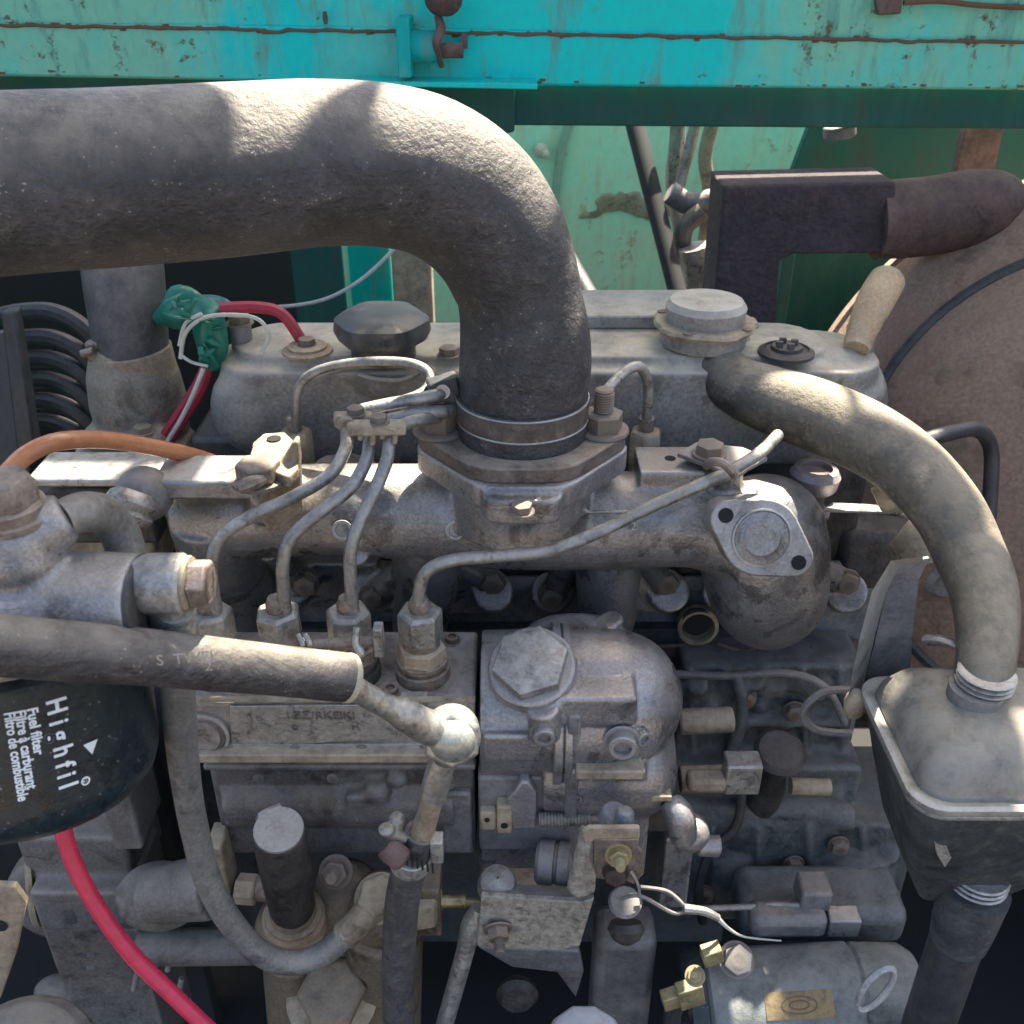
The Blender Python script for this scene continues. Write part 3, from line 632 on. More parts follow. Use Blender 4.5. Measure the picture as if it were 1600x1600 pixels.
# rail at left of manifold and its bracket
ra = thing('manifold_rail', 'flat horizontal rail left of the manifold with a dusty top', 'rail', Y(230, 745, .76))
M().pbox(238, 752, 400, 782, .735, .05).build('rail_bar', cast, ra, bevel=.003)
M().pbox(40, 750, 240, 762, .76, .055).build('rail_plate', zinc, ra, bevel=.002)
M().pbox(40, 764, 240, 850, .785, .03).build('rail_web', iron, ra, bevel=.003)
M().pbox(60, 845, 245, 900, .80, .06).build('lower_plate', tan, ra, bevel=.003)
lb = thing('lifting_bracket', 'upright cast lug with a hole and bolt left of the injector lines', 'bracket', Y(425, 740, .74))
m = M().prism([Z(a, b, 1.128) for a, b in ((388, 720), (395, 690), (412, 676), (445, 674), (462, 690), (466, 730), (450, 745))], (0, 0, -.012))
m.prism([Y(a, b, .722) for a, b in ((458, 690), (466, 690), (472, 800), (420, 840), (400, 790), (440, 720))], (0, .012, 0)); m.pbox(385, 735, 455, 790, .735, .03)
m.build('lug_casting', tan, lb, voxel=.002)
M().lathe([(.006, 0), (.006, .0008)], Z(428, 686, 1.1285), UP, 16).build('lug_hole', darkhole, lb)
M().hexa(Y(405, 745, .714), UP, .018, .014, .3).build('hex_bolt', boltm, lb, bevel=.001)
M().lathe([(.022, 0), (.022, .003)], Y(405, 752, .714), UP, 24).build('washer', boltm, lb)
M().tube([Y(412, 748, .70), Y(390, 756, .69), Y(372, 764, .685)], [.004, .006, .004], seg=8, wob=.3).build('lock_tab', boltm, lb)
M().lathe([(.010, 0), (.0095, .001), (.006, .0012), (.001, .0004)], Y(408, 775, .7335), (0, -1, .1), 20, cap=(False, True)).build('cast_boss', cast, lb)
# fitting at (200,785)
ft = thing('bleed_fitting', 'ringed steel fitting under the left rail', 'fitting', Y(205, 785, .73))
ax2 = Y(190, 830, .70) - Y(208, 765, .74)
M().lathe([(.014, 0), (.019, .004), (.021, .010), (.019, .016), (.021, .020), (.018, .026), (.012, .028), (.0105, .045)], Y(212, 768, .72), (-.3, -.6, -.75), 28).build('ringed_body', zinc, ft)
M().ball(Y(226, 772, .74), .024, 16).build('collar', cast_dk, ft)
M().cyl(Y(203, 800, .70), Y(210, 840, .72), .012, .010).build('stem', boltm, ft)

# ---- big intake hose
ah = thing('air_intake_hose', 'huge black rubber intake hose bending down onto the manifold flange', 'hose', T(815, 600, .845))
HP = [(u, v, y / dirv(u, v).y, rp_) for u, v, y, rp_ in [(817, 705, 0.7615, 100), (818, 660, 0.7615, 98), (818, 620, 0.762, 99), (820, 570, 0.762, 103), (819, 520, 0.762, 101), (812, 465, 0.762, 97), (803, 430, 0.762, 100), (778, 372, 0.7605, 107), (735, 318, 0.757, 114), (670, 277, 0.746, 119), (590, 260, 0.733, 122), (500, 258, 0.722, 124), (400, 265, 0.708, 128), (280, 274, 0.692, 131), (140, 282, 0.674, 134), (0, 290, 0.655, 137), (-180, 300, 0.628, 142), (-420, 312, 0.59, 150)]]
m = M().tube([(T(u, v, t), r * t / F) for u, v, t, r in HP], seg=56, n=5, wob=.018); m.build('hose_wall', rubber, ah)
b0 = Vector((FC.x, FC.y, ztop))
r0 = 99 * .8395 / F
M().lathe([(r0*1.02, 0), (r0*1.02, .014), (r0*1.01, .0145)], b0 + Vector((0, 0, .0005)), UP, 56).build('hose_end_band', rubber, ah, bevel=.0008)
M().lathe([(r0*1.025, .0145), (r0*1.03, .016), (r0*1.027, .031), (r0*1.005, .0325)], b0, UP, 56).build('worn_clamp_band', grimy('worn_band', (.075, .062, .056), (.04, .038, .038), DUST, .1, .5, .3, .3, .4, 260, 16), ah)
for zz_ in (.0145, .0325): 
    M().rings([[b0 + Vector(((r0*1.027 + .0008*math.cos(q))*math.cos(a), (r0*1.027 + .0008*math.cos(q))*math.sin(a), zz_ + .001*math.sin(q))) for q in [i*math.pi/3 for i in range(6)]] for a in [2*math.pi*k/72 for k in range(72)]], closed=True).build('band_edge', cast, ah)

# ---- amber tube at left
o = M().tube([T(-60, 800, .70), T(0, 752, .72), T(40, 712, .74), T(90, 690, .76), T(160, 687, .80), (T(230, 697, .84)), T(300, 712, .88), T(340, 725, .9)], .0072, seg=16).build('amber_tube', orange, None); tag(o, 'translucent amber hose arching over the left rail', 'tube')

# ---- wires and tape left of cover
wb = thing('wire_bundle', 'wires bound in green tape beside the rocker cover', 'wires', Y(330, 520, .92))
mt_ = M().tube([Y(262, 490, .95), Y(285, 478, .93), Y(310, 485, .92), Y(330, 515, .9), Y(330, 575, .9)], [.012, .017, .013, .015, .008], seg=22, n=10, wob=.9)
for k in range(16):
    c_ = Y(random.uniform(265, 300) if k < 7 else random.uniform(318, 345), random.uniform(472, 500) if k < 7 else random.uniform(495, 570), .89 + random.uniform(-.012, .012))
    d_ = Vector((random.uniform(-1, 1), random.uniform(-.4, .4), random.uniform(-1, 1))) * .013
    mt_.tube([c_ - d_, c_ + Vector((0, -.008, .003)), c_ + d_], [.0012, .0032, .001], seg=6, flatz=.4)
mt_.build('green_tape', greent, wb)
M().tube([Y(300, 480, .94), Y(345, 478, .96), Y(365, 486, .97)], [.01, .009, .006], seg=10, wob=.3).build('tape_end', flat('blue_green_tape', (.01, .12, .14), .4), wb)
for pp, r, mt in (([(330, 560), (318, 600), (295, 640), (262, 690), (240, 720)], .0058, redw), ([(324, 565), (308, 600), (286, 635), (250, 690)], .0045, redw), ([(318, 575), (300, 620), (280, 660), (255, 700)], .0022, wire),
        ([(345, 482), (400, 480), (440, 490), (470, 530)], .0058, redw), ([(282, 560), (290, 520), (320, 496), (370, 492), (405, 500), (420, 525), (408, 550)], .002, wire), ([(280, 540), (290, 505), (315, 490)], .0018, wire), ([(283, 555), (300, 566), (325, 572)], .0016, wire)):
    M().tube([Y(u, v, .885 + .02 * (mt is redw)) for u, v in pp], r, seg=8).build('wire', mt, wb)
o = M().tube([Y(340, 474, 1.1), Y(420, 480, 1.1), Y(500, 470, 1.1), Y(560, 440, 1.1), Y(610, 395, 1.1), Y(625, 370, 1.1)], .0022, seg=8).build('loose_wire', wire, None); tag(o, 'single pale wire rising to the elbow of the big hose', 'wire')

# ---- injector lines
il = []
def line(pp, r, label, mat=steel):
    o = M().tube([Y(u, v, y) for u, v, y in pp], r, seg=14, n=8).build('injector_line', mat, None); tag(o, label, 'fuel line', 'injector lines from the pump'); il.append(o)
RL = .0052
line([(340, 970, .652), (333, 920, .653), (331, 880, .655), (345, 840, .662), (390, 808, .675), (455, 778, .69), (515, 742, .705), (540, 700, .72), (543, 668, .73), (556, 645, .735), (600, 633, .74), (660, 622, .745), (700, 612, .76), (740, 600, .8)], RL, 'leftmost injector line, bending from the first pump nut to the twin clamp')
line([(447, 970, .652), (443, 920, .653), (442, 880, .655), (455, 840, .66), (500, 800, .67), (548, 762, .685), (572, 720, .70), (578, 690, .712), (590, 664, .725), (640, 648, .735), (700, 642, .75), (740, 640, .79)], RL, 'second injector line, from the nut right of the first one up to the clamps')
line([(553, 970, .652), (548, 910, .653), (548, 860, .656), (562, 815, .665), (585, 768, .68), (604, 720, .695), (609, 690, .705), (622, 668, .715), (660, 655, .73), (720, 650, .78)], RL, 'third injector line, standing upright from the third pump nut')
line([(655, 960, .652), (655, 925, .653), (668, 892, .655), (710, 875, .66), (790, 868, .665), (860, 860, .668), (930, 834, .675), (1010, 795, .688), (1100, 755, .70), (1150, 732, .712), (1190, 705, .74), (1215, 680, .78)], RL, 'long injector line sweeping from the fourth pump nut across the manifold to the right')
line([(463, 670, .835), (463, 630, .83), (470, 600, .825), (500, 578, .82), (560, 566, .81), (630, 566, .80), (665, 578, .79), (672, 598, .78), (655, 616, .765), (620, 628, .75), (585, 634, .745)], .0042, 'thin line looping over the rocker cover front from the left injector nut', steel)
line([(1008, 668, .84), (1012, 640, .835), (1012, 600, .83), (1000, 574, .82), (975, 582, .81), (940, 620, .79), (905, 662, .80), (870, 700, .83)], .0048, 'pale arched line joining the right injector nut behind the big hose', zinc)
for pp, (u, v), lab in (((463, 665), (463, 690), 'left'), ((1008, 663), (1008, 690), 'right')):
    p = Y(u, v, .84); o = thing('injector_nut', 'brass toned hex injector nut at the %s of the rocker cover front' % lab, 'nut', p, 'injector nuts along the rocker cover')
    M().hexa(p - V(0, 0, .03), UP, .0155, .042, .3, dome=.08).build('hex_body', tan, o, bevel=.0008); M().lathe([(.007, 0), (.0075, .012), (.006, .014)], p + V(0, 0, .012), UP, 16).build('sleeve', boltm, o)
lc = thing('line_clamps', 'two small bolted clamps holding three injector lines together', 'clamp', Y(575, 670, .71))
for u, v, y, w_ in ((552, 655, .715, .03), (588, 668, .70, .045)):
    M().box(Y(u, v, y), (w_, .012, .010), (1, .25, -.1)).build('clamp_block', tan, lc, bevel=.002)
    bolt(lc, Y(u + 4, v - 8, y), UP, .0065, 'bolt', boltm)
for u, v in ((540, 665), (606, 680), (572, 682)): M().tube([Y(u - 9, v + 4, .70), Y(u - 7, v - 8, .698), Y(u + 5, v - 10, .698), Y(u + 11, v - 2, .70), Y(u + 10, v + 12, .70)], .0022, seg=6).build('clamp_loop', tan, lc)
o = thing('banjo_block', 'small dark marked block on the lines behind the left flange stud', 'block', Y(695, 610, .76))
M().box(Y(696, 612, .765), (.026, .02, .026), (1, .2, .25)).build('block_body', black, o, bevel=.003); M().lathe([(.006, 0), (.006, .001), (.004, .001)], Y(692, 612, .752), FR, 16).build('ring_mark', cast, o)

# ---- injection pump
ip = thing('injection_pump', 'four outlet inline injection pump with a nameplate, brown with grime', 'pump', Y(520, 1180, .62))
ZP = .966
xl = Y(296, 1100, .62).x; xr = Y(742, 1100, .62).x
M().box(((xl+xr)/2, .668, (ZP + .905)/2), (xr - xl, .096, ZP - .905)).build('upper_housing', pumpm, ip, bevel=.0035)
m = M().box(((xl+xr)/2, .675, .85), (xr - xl - .004, .100, .13))
m.box(((xl+xr)/2, .632, .897), (xr - xl, .03, .006))
m.tube([V(xl + .01, .645, .845), V(xr - .02, .645, .845)], .032, seg=20, smooth=False)
m.box((Y(575, 1250, .62).x, .622, .855), (.035, .02, .03)); m.ball(Y(590, 1235, .62), .012, 12); m.ball(Y(620, 1215, .62), .010, 12); m.ball(Y(560, 1270, .62), .010, 12)
m.build('lower_housing', cast_dk, ip, voxel=.0024)
M().pbox(300, 1093, 742, 1097, .6165, .004).build('top_gasket', tan, ip)
for u in (405, 520, 700): M().lathe([(.005, 0), (.005, .0015), (.003, .002)], Y(u, 1215, .617), (0, -1, 0), 16).build('cast_boss', cast_dk, ip)
for u, v in ((700, 1060), (612, 1075)): bolt(ip, V(Y(u, v, .64).x, .632 if u < 650 else .70, ZP), UP, .006, 'cap', boltm)
M().pbox(690, 1240, 738, 1335, .618, .02).build('front_rib', cast_dk, ip, bevel=.003)
M().pbox(306, 1180, 672, 1193, .606, .015).build('cover_ledge', tan, ip, bevel=.0015)
stampm = grimy('stamped_grime', (.07, .068, .065), (.22, .21, .20), (.3, .27, .2), .2, .6, .2, .6, .5, 500, 90)
# nameplate
cz = lambda v: Y(0, v, .6195).z
npl = M().prism([Y(360, 1101, .6195), Y(640, 1098, .6195), Y(640, 1149, .6195), Y(530, 1156, .6195), Y(380, 1167, .6195), Y(362, 1168, .6195)], (0, -.0022, 0)).build('name_plate', zinc, ip, bevel=.0006)
puttext(ip, 'ZZ/RKEIKI', .0112, stampm, Y(458, 1124, .6165), (1, 0, 0), (0, 0, 1), .0004)
puttext(ip, 'I', .0112, stampm, Y(448, 1124, .6165), (1, 0, 0), (0, 0, 1), .0004)
puttext(ip, 'O', .0070, stampm, Y(456, 1141, .6165), (1, 0, 0), (0, 0, 1), .0004)
puttext(ip, 'M.', .0070, stampm, Y(550, 1141, .6165), (1, 0, 0), (0, 0, 1), .0004)
M().pbox(330, 1164, 668, 1178, .6165, .006).build('cover_strip', pumpm, ip, bevel=.001)
for u in (357, 462, 566, 664): bolt(ip, Y(u, 1172, .6165), (0, -1, 0), .0062, 'slot', boltm, spin=1.4)
M().lathe([(.021, 0), (.0215, .004), (.019, .005), (.0185, .0035), (.015, .004), (.0145, .007), (.009, .0075), (.004, .006), (.001, .006)], Y(319, 1145, .6195), (0, -1, .05), 36, cap=(False, True)).build('round_screw_plug', pumpm, ip)
M().pbox(625, 1092, 668, 1104, .618, .01).build('small_tag', zinc, ip, bevel=.001)
# delivery valve holders with nuts
for i, u in enumerate((344, 447, 553, 661)):
    b = V(Y(u, 1050, .655).x, .655, ZP)
    hd = M().lathe([(.0225, 0), (.0225, .010), (.020, .0105), (.020, .014), (.021, .0145), (.021, .018), (.0195, .0185)], b, UP, 28).build('valve_holder', iron if i == 2 else boltm, ip)
    M().hexa(b + V(0, 0, .018), UP, .0205, .014, .2 + i*.23).build('lower_hex', tan if i == 3 else boltm, hd, bevel=.0008)
    M().lathe([(.0155, .032), (.0155, .040)], b, UP, 24).build('neck', boltm, hd)
    M().hexa(b + V(0, 0, .038), UP, .0185, .028, .35 + i*.31, dome=.1).build('union_nut', steel, hd, bevel=.0008)
    M().lathe([(.0085, .066), (.0088, .072), (.0062, .078)], b, UP, 20).build('line_sleeve', boltm, hd)
# lock rod between nuts
lr = thing('lock_rod', 'thin brown rod with clip ends between the second and third pump nuts', 'rod', Y(540, 1005, .62))
M().cyl(Y(478, 1008, .625), Y(585, 1002, .625), .0045).build('rod', boltm, lr); M().pbox(583, 985, 598, 1028, .615, .012).build('end_tab', steel, lr, bevel=.001)
M().tube([Y(558, 980, .618), Y(556, 1005, .612), Y(564, 1022, .608), Y(552, 1026, .61)], .0032, seg=8).build('clip', zinc, lr)
for u in (470, 481): M().tube([Y(u - 4, 992, .622), Y(u + 3, 1006, .616), Y(u + 2, 1016, .62)], .0022, seg=8).build('spring_leg', zinc, lr)

# ---- governor
gv = thing('governor_housing', 'rounded grey governor housing with a large hex plug beside the injection pump', 'housing', Y(900, 1150, .62))
m = M()
xa = Y(748, 1100, .62).x
def pv(u, v, y): return Y(u, v, y)
m.tube([(V(xa + .001, .668, .925), .062), (V(xa + .06, .668, .925), .064)], seg=36, smooth=False)
m.box((xa + .03, .665, .90), (.06, .10, .10))
m.tube([(V(xa + .055, .666, .93), .063), (V(xa + .085, .664, .93), .065), (V(xa + .118, .662, .930), .062), (V(xa + .144, .660, .924), .050), (V(xa + .160, .66, .918), .028)], seg=36, n=4)
m.tube([(V(xa + .055, .655, .88), .052), (V(xa + .11, .652, .88), .054), (V(xa + .145, .65, .88), .050), (V(xa + .164, .65, .88), .034)], seg=32, n=4)
m.box((xa + .042, .66, .83), (.085, .085, .11)); m.box((xa + .11, .65, .82), (.07, .07, .10))
m.pbox(845, 1092, 995, 1135, .602, .06)           # boss band over window
m.pbox(755, 1150, 850, 1190, .602, .05); m.pbox(890, 1205, 1010, 1220, .598, .05)
m.cyl(Y(848, 1105, .60), Y(852, 1150, .60), .013)
m.ball(Y(900, 985, .70), .02, 14, (2.2, 1, .6)); m.cyl(Y(955, 990, .70), Y(955, 965, .70), .011)
m.build('housing_casting', govm, gv, voxel=.0019, smooth=4)
m = M(); ring = [V(xa + .060, .666 + .0712*math.cos(a), .926 + .0702*math.sin(a)) for a in [2*math.pi*k/72 for k in range(72)]]
m.prism(ring, (.0075, 0, 0)); m.build('seam_flange', govm, gv, bevel=.0012)
m = M(); ring = [V(xa + .0675, .666 + .0702*math.cos(a), .926 + .0692*math.sin(a)) for a in [2*math.pi*k/72 for k in range(72)]]
m.prism(ring, (.0012, 0, 0)); m.build('gasket', iron, gv)
m = M(); ring = [V(xa + .0687, .666 + .0705*math.cos(a), .926 + .0695*math.sin(a)) for a in [2*math.pi*k/72 for k in range(72)]]
m.prism(ring, (.0065, 0, 0)); m.build('seam_flange', govm, gv, bevel=.0012)
for a_g in (1.95, 3.6, 4.3): bolt(gv, (xa + .074, .666 + .066*math.cos(a_g), .926 + .066*math.sin(a_g)), (1, 0, 0), .0055, 'bolt', boltm)
M().pbox(884, 1120, 905, 1300, .60, .06).build('seam_flange_foot', cast_dk, gv, bevel=.002)
pa = Vector((-.12, -.42, .9)).normalized(); pp_ = Y(830, 1040, .628)
M().lathe([(.036, -.010), (.035, -.001), (.033, .001)], pp_, pa, 36).build('plug_seat', govm, gv, bevel=.0005)
M().hexa(pp_ + pa*.0005, pa, .031, .012, .25, dome=.15).build('hex_plug', steel, gv, bevel=.001)
bolt(gv, Y(850, 1142, .592), (0, -1, -.1), .0085, 'cap', govm)
bolt(gv, Y(972, 1156, .600), (-.05, -1, .05), .0115, 'cap', govm)
M().pbox(905, 1140, 1000, 1205, .604, .02).build('window_recess', cast_dk, gv, bevel=.002)
bolt(gv, Y(1000, 1150, .605), (.6, -1, .05), .0065, 'cap', govm)
M().pbox(900, 1206, 1005, 1219, .590, .03).build('ledge', tan, gv, bevel=.0015)
M().pbox(1030, 1085, 1060, 1112, .66, .02).build('side_tab', govm, gv, bevel=.003)
# lower mechanism
M().pbox(748, 1215, 905, 1330, .612, .06).build('lower_box', cast_dk, gv, bevel=.003)
M().pbox(748, 1300, 920, 1420, .630, .05).build('lower_plate', pumpm, gv, bevel=.004)
M().pbox(905, 1225, 1050, 1300, .625, .05).build('linkage_pocket', iron, gv, bevel=.002)
M().pbox(905, 1245, 1050, 1253, .600, .02).build('tan_bar', tan, gv, bevel=.001)
m = M().tube([(Y(1045, 1250, .61), .010), (Y(1062, 1275, .60), .013), (Y(1068, 1310, .60), .012)], seg=12); m.ball(Y(1078, 1300, .625), .018, 14).cyl(Y(1090, 1320, .63), Y(1125, 1322, .63), .010).pbox(1035, 1310, 1080, 1420, .63, .03); m.build('lever_end', govm, gv, voxel=.002)
ol = M().prism([Y(a, b, .602) for a, b in ((792, 1250), (805, 1236), (814, 1222), (826, 1222), (838, 1240), (838, 1296), (800, 1296))], (0, .03, 0)).build('adjuster_lug', govm, gv, bevel=.002)
M().pbox(776, 1262, 800, 1304, .600, .014).build('lock_nut', tan, gv, bevel=.002); M().pbox(750, 1270, 776, 1298, .604, .012).build('screw_end', tan, gv, bevel=.002)
M().lathe([(.0022, 0), (.0022, .0008)], Y(761, 1281, .6035), (0, -1, 0), 12).build('drilled_hole', darkhole, gv); M().lathe([(.003, 0), (.003, .0008)], Y(788, 1290, .5995), (0, -1, 0), 12).build('drilled_hole', darkhole, gv)
pr = []
for k in range(16): pr += [(.0068, k*.0028), (.0056, k*.0028 + .0014)]
a_ = Y(842, 1280, .604); M().lathe(pr, a_, Y(920, 1279, .604) - a_, 18).build('threaded_screw', steel, gv)
M().cyl(Y(915, 1279, .604), Y(940, 1279, .604), .004).build('screw_tip', boltm, gv)
M().lathe([(.016, 0), (.019, .003), (.019, .015), (.017, .016), (.017, .018), (.019, .019), (.019, .028), (.015, .031)], Y(838, 1345, .60), (1, -.15, 0), 28).build('knurled_plug', cast_dk, gv)

# ---- throttle linkage
tl = thing('throttle_lever', 'bent Z shaped steel throttle lever with bolts below the governor', 'lever', Y(850, 1420, .56))
yt = .545
def Tp(*pp): return [Y(a, b, c) for a, b, c in pp]
levm = grimy('mottled_lever_steel', (.30, .265, .225), (.15, .13, .11), (.40, .36, .26), .25, .6, .5, .45, .7, 160, 60)
lower = M().prism(Tp((752, 1400, yt), (908, 1410, yt), (928, 1404, yt), (906, 1478, yt), (870, 1485, yt), (745, 1478, yt)), (0, .005, 0)).build('lower_plate', levm, tl, bevel=.0008)
m = M().prism([Y(752, 1401, yt + .004), Y(912, 1408, yt + .004), Y(905, 1390, yt + .03), Y(762, 1385, yt + .03)], (0, 0, .004)); m.build('bent_edge', zinc, tl, bevel=.0008)
m = M().prism(Tp((905, 1408, yt - .002), (930, 1398, yt - .002), (932, 1372, yt - .002), (922, 1345, yt - .002), (926, 1308, yt - .002), (908, 1300, yt - .002), (886, 1395, yt - .002)), (0, .010, 0)); m.build('web', levm, tl, bevel=.003)
m = M().prism(Tp((908, 1300, yt - .004), (920, 1293, yt - .004), (1000, 1293, yt - .004), (1000, 1312, yt - .004), (930, 1312, yt - .004), (922, 1320, yt - .004), (912, 1318, yt - .004)), (0, .004, 0)); m.build('top_flange', tan, tl, bevel=.0015)
M().prism(Tp((928, 1312, yt + .006), (999, 1312, yt + .006), (992, 1350, yt + .006), (970, 1378, yt + .006), (926, 1372, yt + .006)), (0, .004, 0)).build('upper_plate', boltm, tl, bevel=.0008)
m = M().prism(Tp((986, 1318, yt + .012), (1004, 1330, yt + .012), (1006, 1366, yt + .012), (990, 1382, yt + .012), (975, 1375, yt + .012)), (0, .004, 0)); m.build('side_ear', boltm, tl, bevel=.0008)
M().lathe([(.012, 0), (.012, .010), (.009, .018), (.004, .019)], Y(958, 1290, .57), UP, 20).build('rounded_stop', grimy('blue_grey_cap', (.20, .23, .26), (.14, .16, .18), DUST, .1, .5, .4), tl, bevel=.001)
M().lathe([(.0075, 0), (.0075, .012), (.005, .016)], Y(975, 1288, .56), UP, 20).build('stop_pin', MATS['blue_grey_cap'], tl, bevel=.001)
bolt(tl, Y(966, 1335, yt + .005), (0, -1, .25), .0075, 'nut', gold)
bolt(tl, Y(962, 1362, yt + .005), (-.1, -1, .1), .0085, 'bolt', rust)
bolt(tl, Y(778, 1450, yt - .001), (.1, -1, -.25), .0085, 'nut', boltm)
m = M().lathe([(.0135, 0), (.0165, .003), (.0165, .008), (.014, .016), (.007, .021), (.001, .022)], Y(776, 1388, .572), (.05, -.3, .95), 28, cap=(True, False)); m.build('round_knob', steel, tl)
M().lathe([(.009, 0), (.009, .012)], Y(778, 1404, .566), (.05, -.3, .95), 20).build('knob_neck', steel, tl)
cr = thing('control_rod', 'slanting grey control rod running down from the throttle lever', 'rod', Y(720, 1500, .55))
M().tube([Y(748, 1418, .555), Y(738, 1445, .553), Y(728, 1480, .55)], [.006, .0095, .0078], seg=14).build('rod_eye', steel, cr)
M().cyl(Y(730, 1475, .551), Y(688, 1625, .535), .0078).build('rod', steel, cr)
# clevis and cable
ck = thing('cable_clevis', 'open wire clevis with a pale cable right of the throttle lever', 'cable', Y(1040, 1400, .56))
m = M().tube([Y(970, 1405, .555), Y(1000, 1400, .55), Y(1050, 1426, .55), Y(1072, 1424, .55)], .0017, seg=8).tube([Y(1000, 1386, .56), Y(1040, 1392, .56), Y(1062, 1408, .555), Y(1074, 1424, .55)], .0017, seg=8); m.build('clevis_loop', cast_dk, ck)
M().tube([Y(1068, 1420, .55), Y(1100, 1424, .55), Y(1122, 1434, .55)], [.0042, .0036, .003], seg=10).build('ferrule', steel, ck)
M().tube([Y(1120, 1433, .55), Y(1140, 1452, .553), Y(1165, 1464, .56), Y(1220, 1470, .57)], [.0022, .0014, .001, .0008], seg=8).build('cable', wire, ck)
M().tube([Y(985, 1360, .553), Y(996, 1380, .55), Y(1002, 1412, .55)], .0012, seg=6).build('split_wire', steel, ck)
M().lathe([(.013, 0), (.016, .006), (.012, .014), (.006, .018)], Y(978, 1440, .57), (0, -.6, -.8), 20).build('pivot_nut', iron, ck)
M().lathe([(.012, 0), (.014, .003), (.012, .006)], Y(976, 1412, .56), (0, -.3, 1), 20).build('pivot_washer', cast_dk, ck)
o = M().cyl(Y(1090, 1420, .66), Y(1255, 1414, .66), .0032).build('thin_rod', steel, None); tag(o, 'thin straight rod lying level above the starter motor', 'rod')
o = M().pbox(1252, 1398, 1300, 1426, .655, .03).build('rod_block', cast_dk, None, bevel=.003); tag(o, 'small pale block at the right end of the thin level rod', 'block')

# ---- lift pump under the injection pump
lp = thing('lift_pump', 'grimy tan fuel lift pump body with a large hex plug at the bottom', 'pump', Y(540, 1450, .60))
m = M().lathe([(.042, -.12), (.042, -.02), (.038, 0), (.026, .01)], Y(530, 1440, .62), (0, -.25, 1), 30)
m.ball(Y(460, 1450, .60), .036, 18).ball(Y(600, 1420, .60), .034, 18).ball(Y(540, 1400, .62), .034, 16).cyl(Y(460, 1480, .60), Y(470, 1640, .60), .03).box(Y(660, 1400, .60), (.035, .04, .06)).cyl(Y(600, 1440, .6), Y(600, 1620, .6), .036)
m.build('pump_body', grimy('grimy_tan_casting', (.20, .16, .115), (.115, .095, .07), (.35, .29, .20), .15, .6, .5, .25, .5), lp, voxel=.0026)
m = M().lathe([(.040, 0), (.042, .004), (.038, .006)], Y(520, 1555, .575), (0, -.5, .86), 32); m.build('plug_collar', tan, lp)
M().hexa(Y(520, 1552, .565), (0, -.5, .86), .031, .014, .1, dome=.2).build('hex_plug', MATS['grimy_tan_casting'], lp, bevel=.001)
bolt(lp, Y(525, 1362, .60), (0, -.7, .5), .0105, 'nut', boltm); 
M().hexa(Y(658, 1425, .59), (0, -.1, 1), .020, .030, .2).build('outlet_hex', tan, lp, bevel=.001)
M().cyl(Y(690, 1408, .59), Y(728, 1408, .59), .0055).build('brass_outlet', brass, lp); M().cyl(Y(722, 1409, .59), Y(752, 1411, .59), .0035).build('brass_tip', brass, lp)
M().hexa(Y(372, 1388, .60), (1, -.1, 0), .0135, .018, .2).build('side_hex', tan, lp, bevel=.0008); M().cyl(Y(402, 1388, .6), Y(440, 1390, .6), .011).build('side_stem', boltm, lp)
M().pbox(328, 1325, 352, 1400, .60, .03).build('pale_strip', tan, lp, bevel=.002)
pc_ = thing('priming_knob', 'upright grey round topped priming knob with knurled side', 'knob', Y(440, 1350, .57))
ka = (Y(437, 1297, .545) - Y(462, 1440, .585)).normalized()
kb = Y(458, 1425, .58)
kl = (Y(437, 1297, .545) - kb).length
M().lathe([(.0165, 0), (.0195, .012), (.0205, kl*.5), (.0205, kl - .004), (.0195, kl - .0005), (.017, kl)], kb, ka, 40).build('knob_sleeve', iron, pc_)
M().lathe([(.0192, kl), (.0188, kl + .002), (.001, kl + .0025)], kb, ka, 40, cap=(True, True)).build('knob_top', cast, pc_)
M().tube([kb + ka*kl*.93 + V(-.012, .014, .0), kb + ka*kl + V(-.014, .012, 0), kb + ka*kl + V(-.002, .020, 0)], .006, seg=10).build('knob_lip', cast, pc_)
M().lathe([(.027, -.03), (.027, -.008), (.024, -.005), (.024, -.002), (.020, 0), (.018, .010)], kb, ka, 36).build('knob_collar', tan, pc_)

# ---- steel pipe from filter to lift pump
sp = thing('fuel_feed_pipe', 'thick bent grey steel fuel pipe from the filter down to the lift pump', 'pipe', Y(290, 1200, .56))
M().tube([Y(272, 950, .455), Y(273, 1000, .465), Y(278, 1080, .48), Y(284, 1160, .495), Y(292, 1230, .505), Y(305, 1300, .512), Y(325, 1375, .517), Y(360, 1440, .52), Y(405, 1488, .525), Y(455, 1504, .53), Y(505, 1490, .535), Y(545, 1455, .54)], [.0105]*4 + [.0100]*8, seg=24).build('pipe', grimy('pipe_grey', (.22, .225, .22), (.15, .155, .16), (.45, .41, .33), .3, .5, .5, .2, .35), sp)
M().tube([Y(538, 1462, .54), Y(562, 1440, .545), Y(590, 1412, .555)], [.0118, .0122, .014], seg=20).build('banjo_neck', tan, sp)
ba = Vector((0, -.45, .89)).normalized(); bp_ = Y(594, 1405, .560)
M().lathe([(.020, -.008), (.021, -.002), (.021, .004), (.017, .005)], bp_, ba, 30).build('banjo_eye', tan, sp)
M().hexa(bp_ + ba*.005, ba, .0175, .014, .4, dome=.15).build('banjo_bolt', tan, sp, bevel=.001)

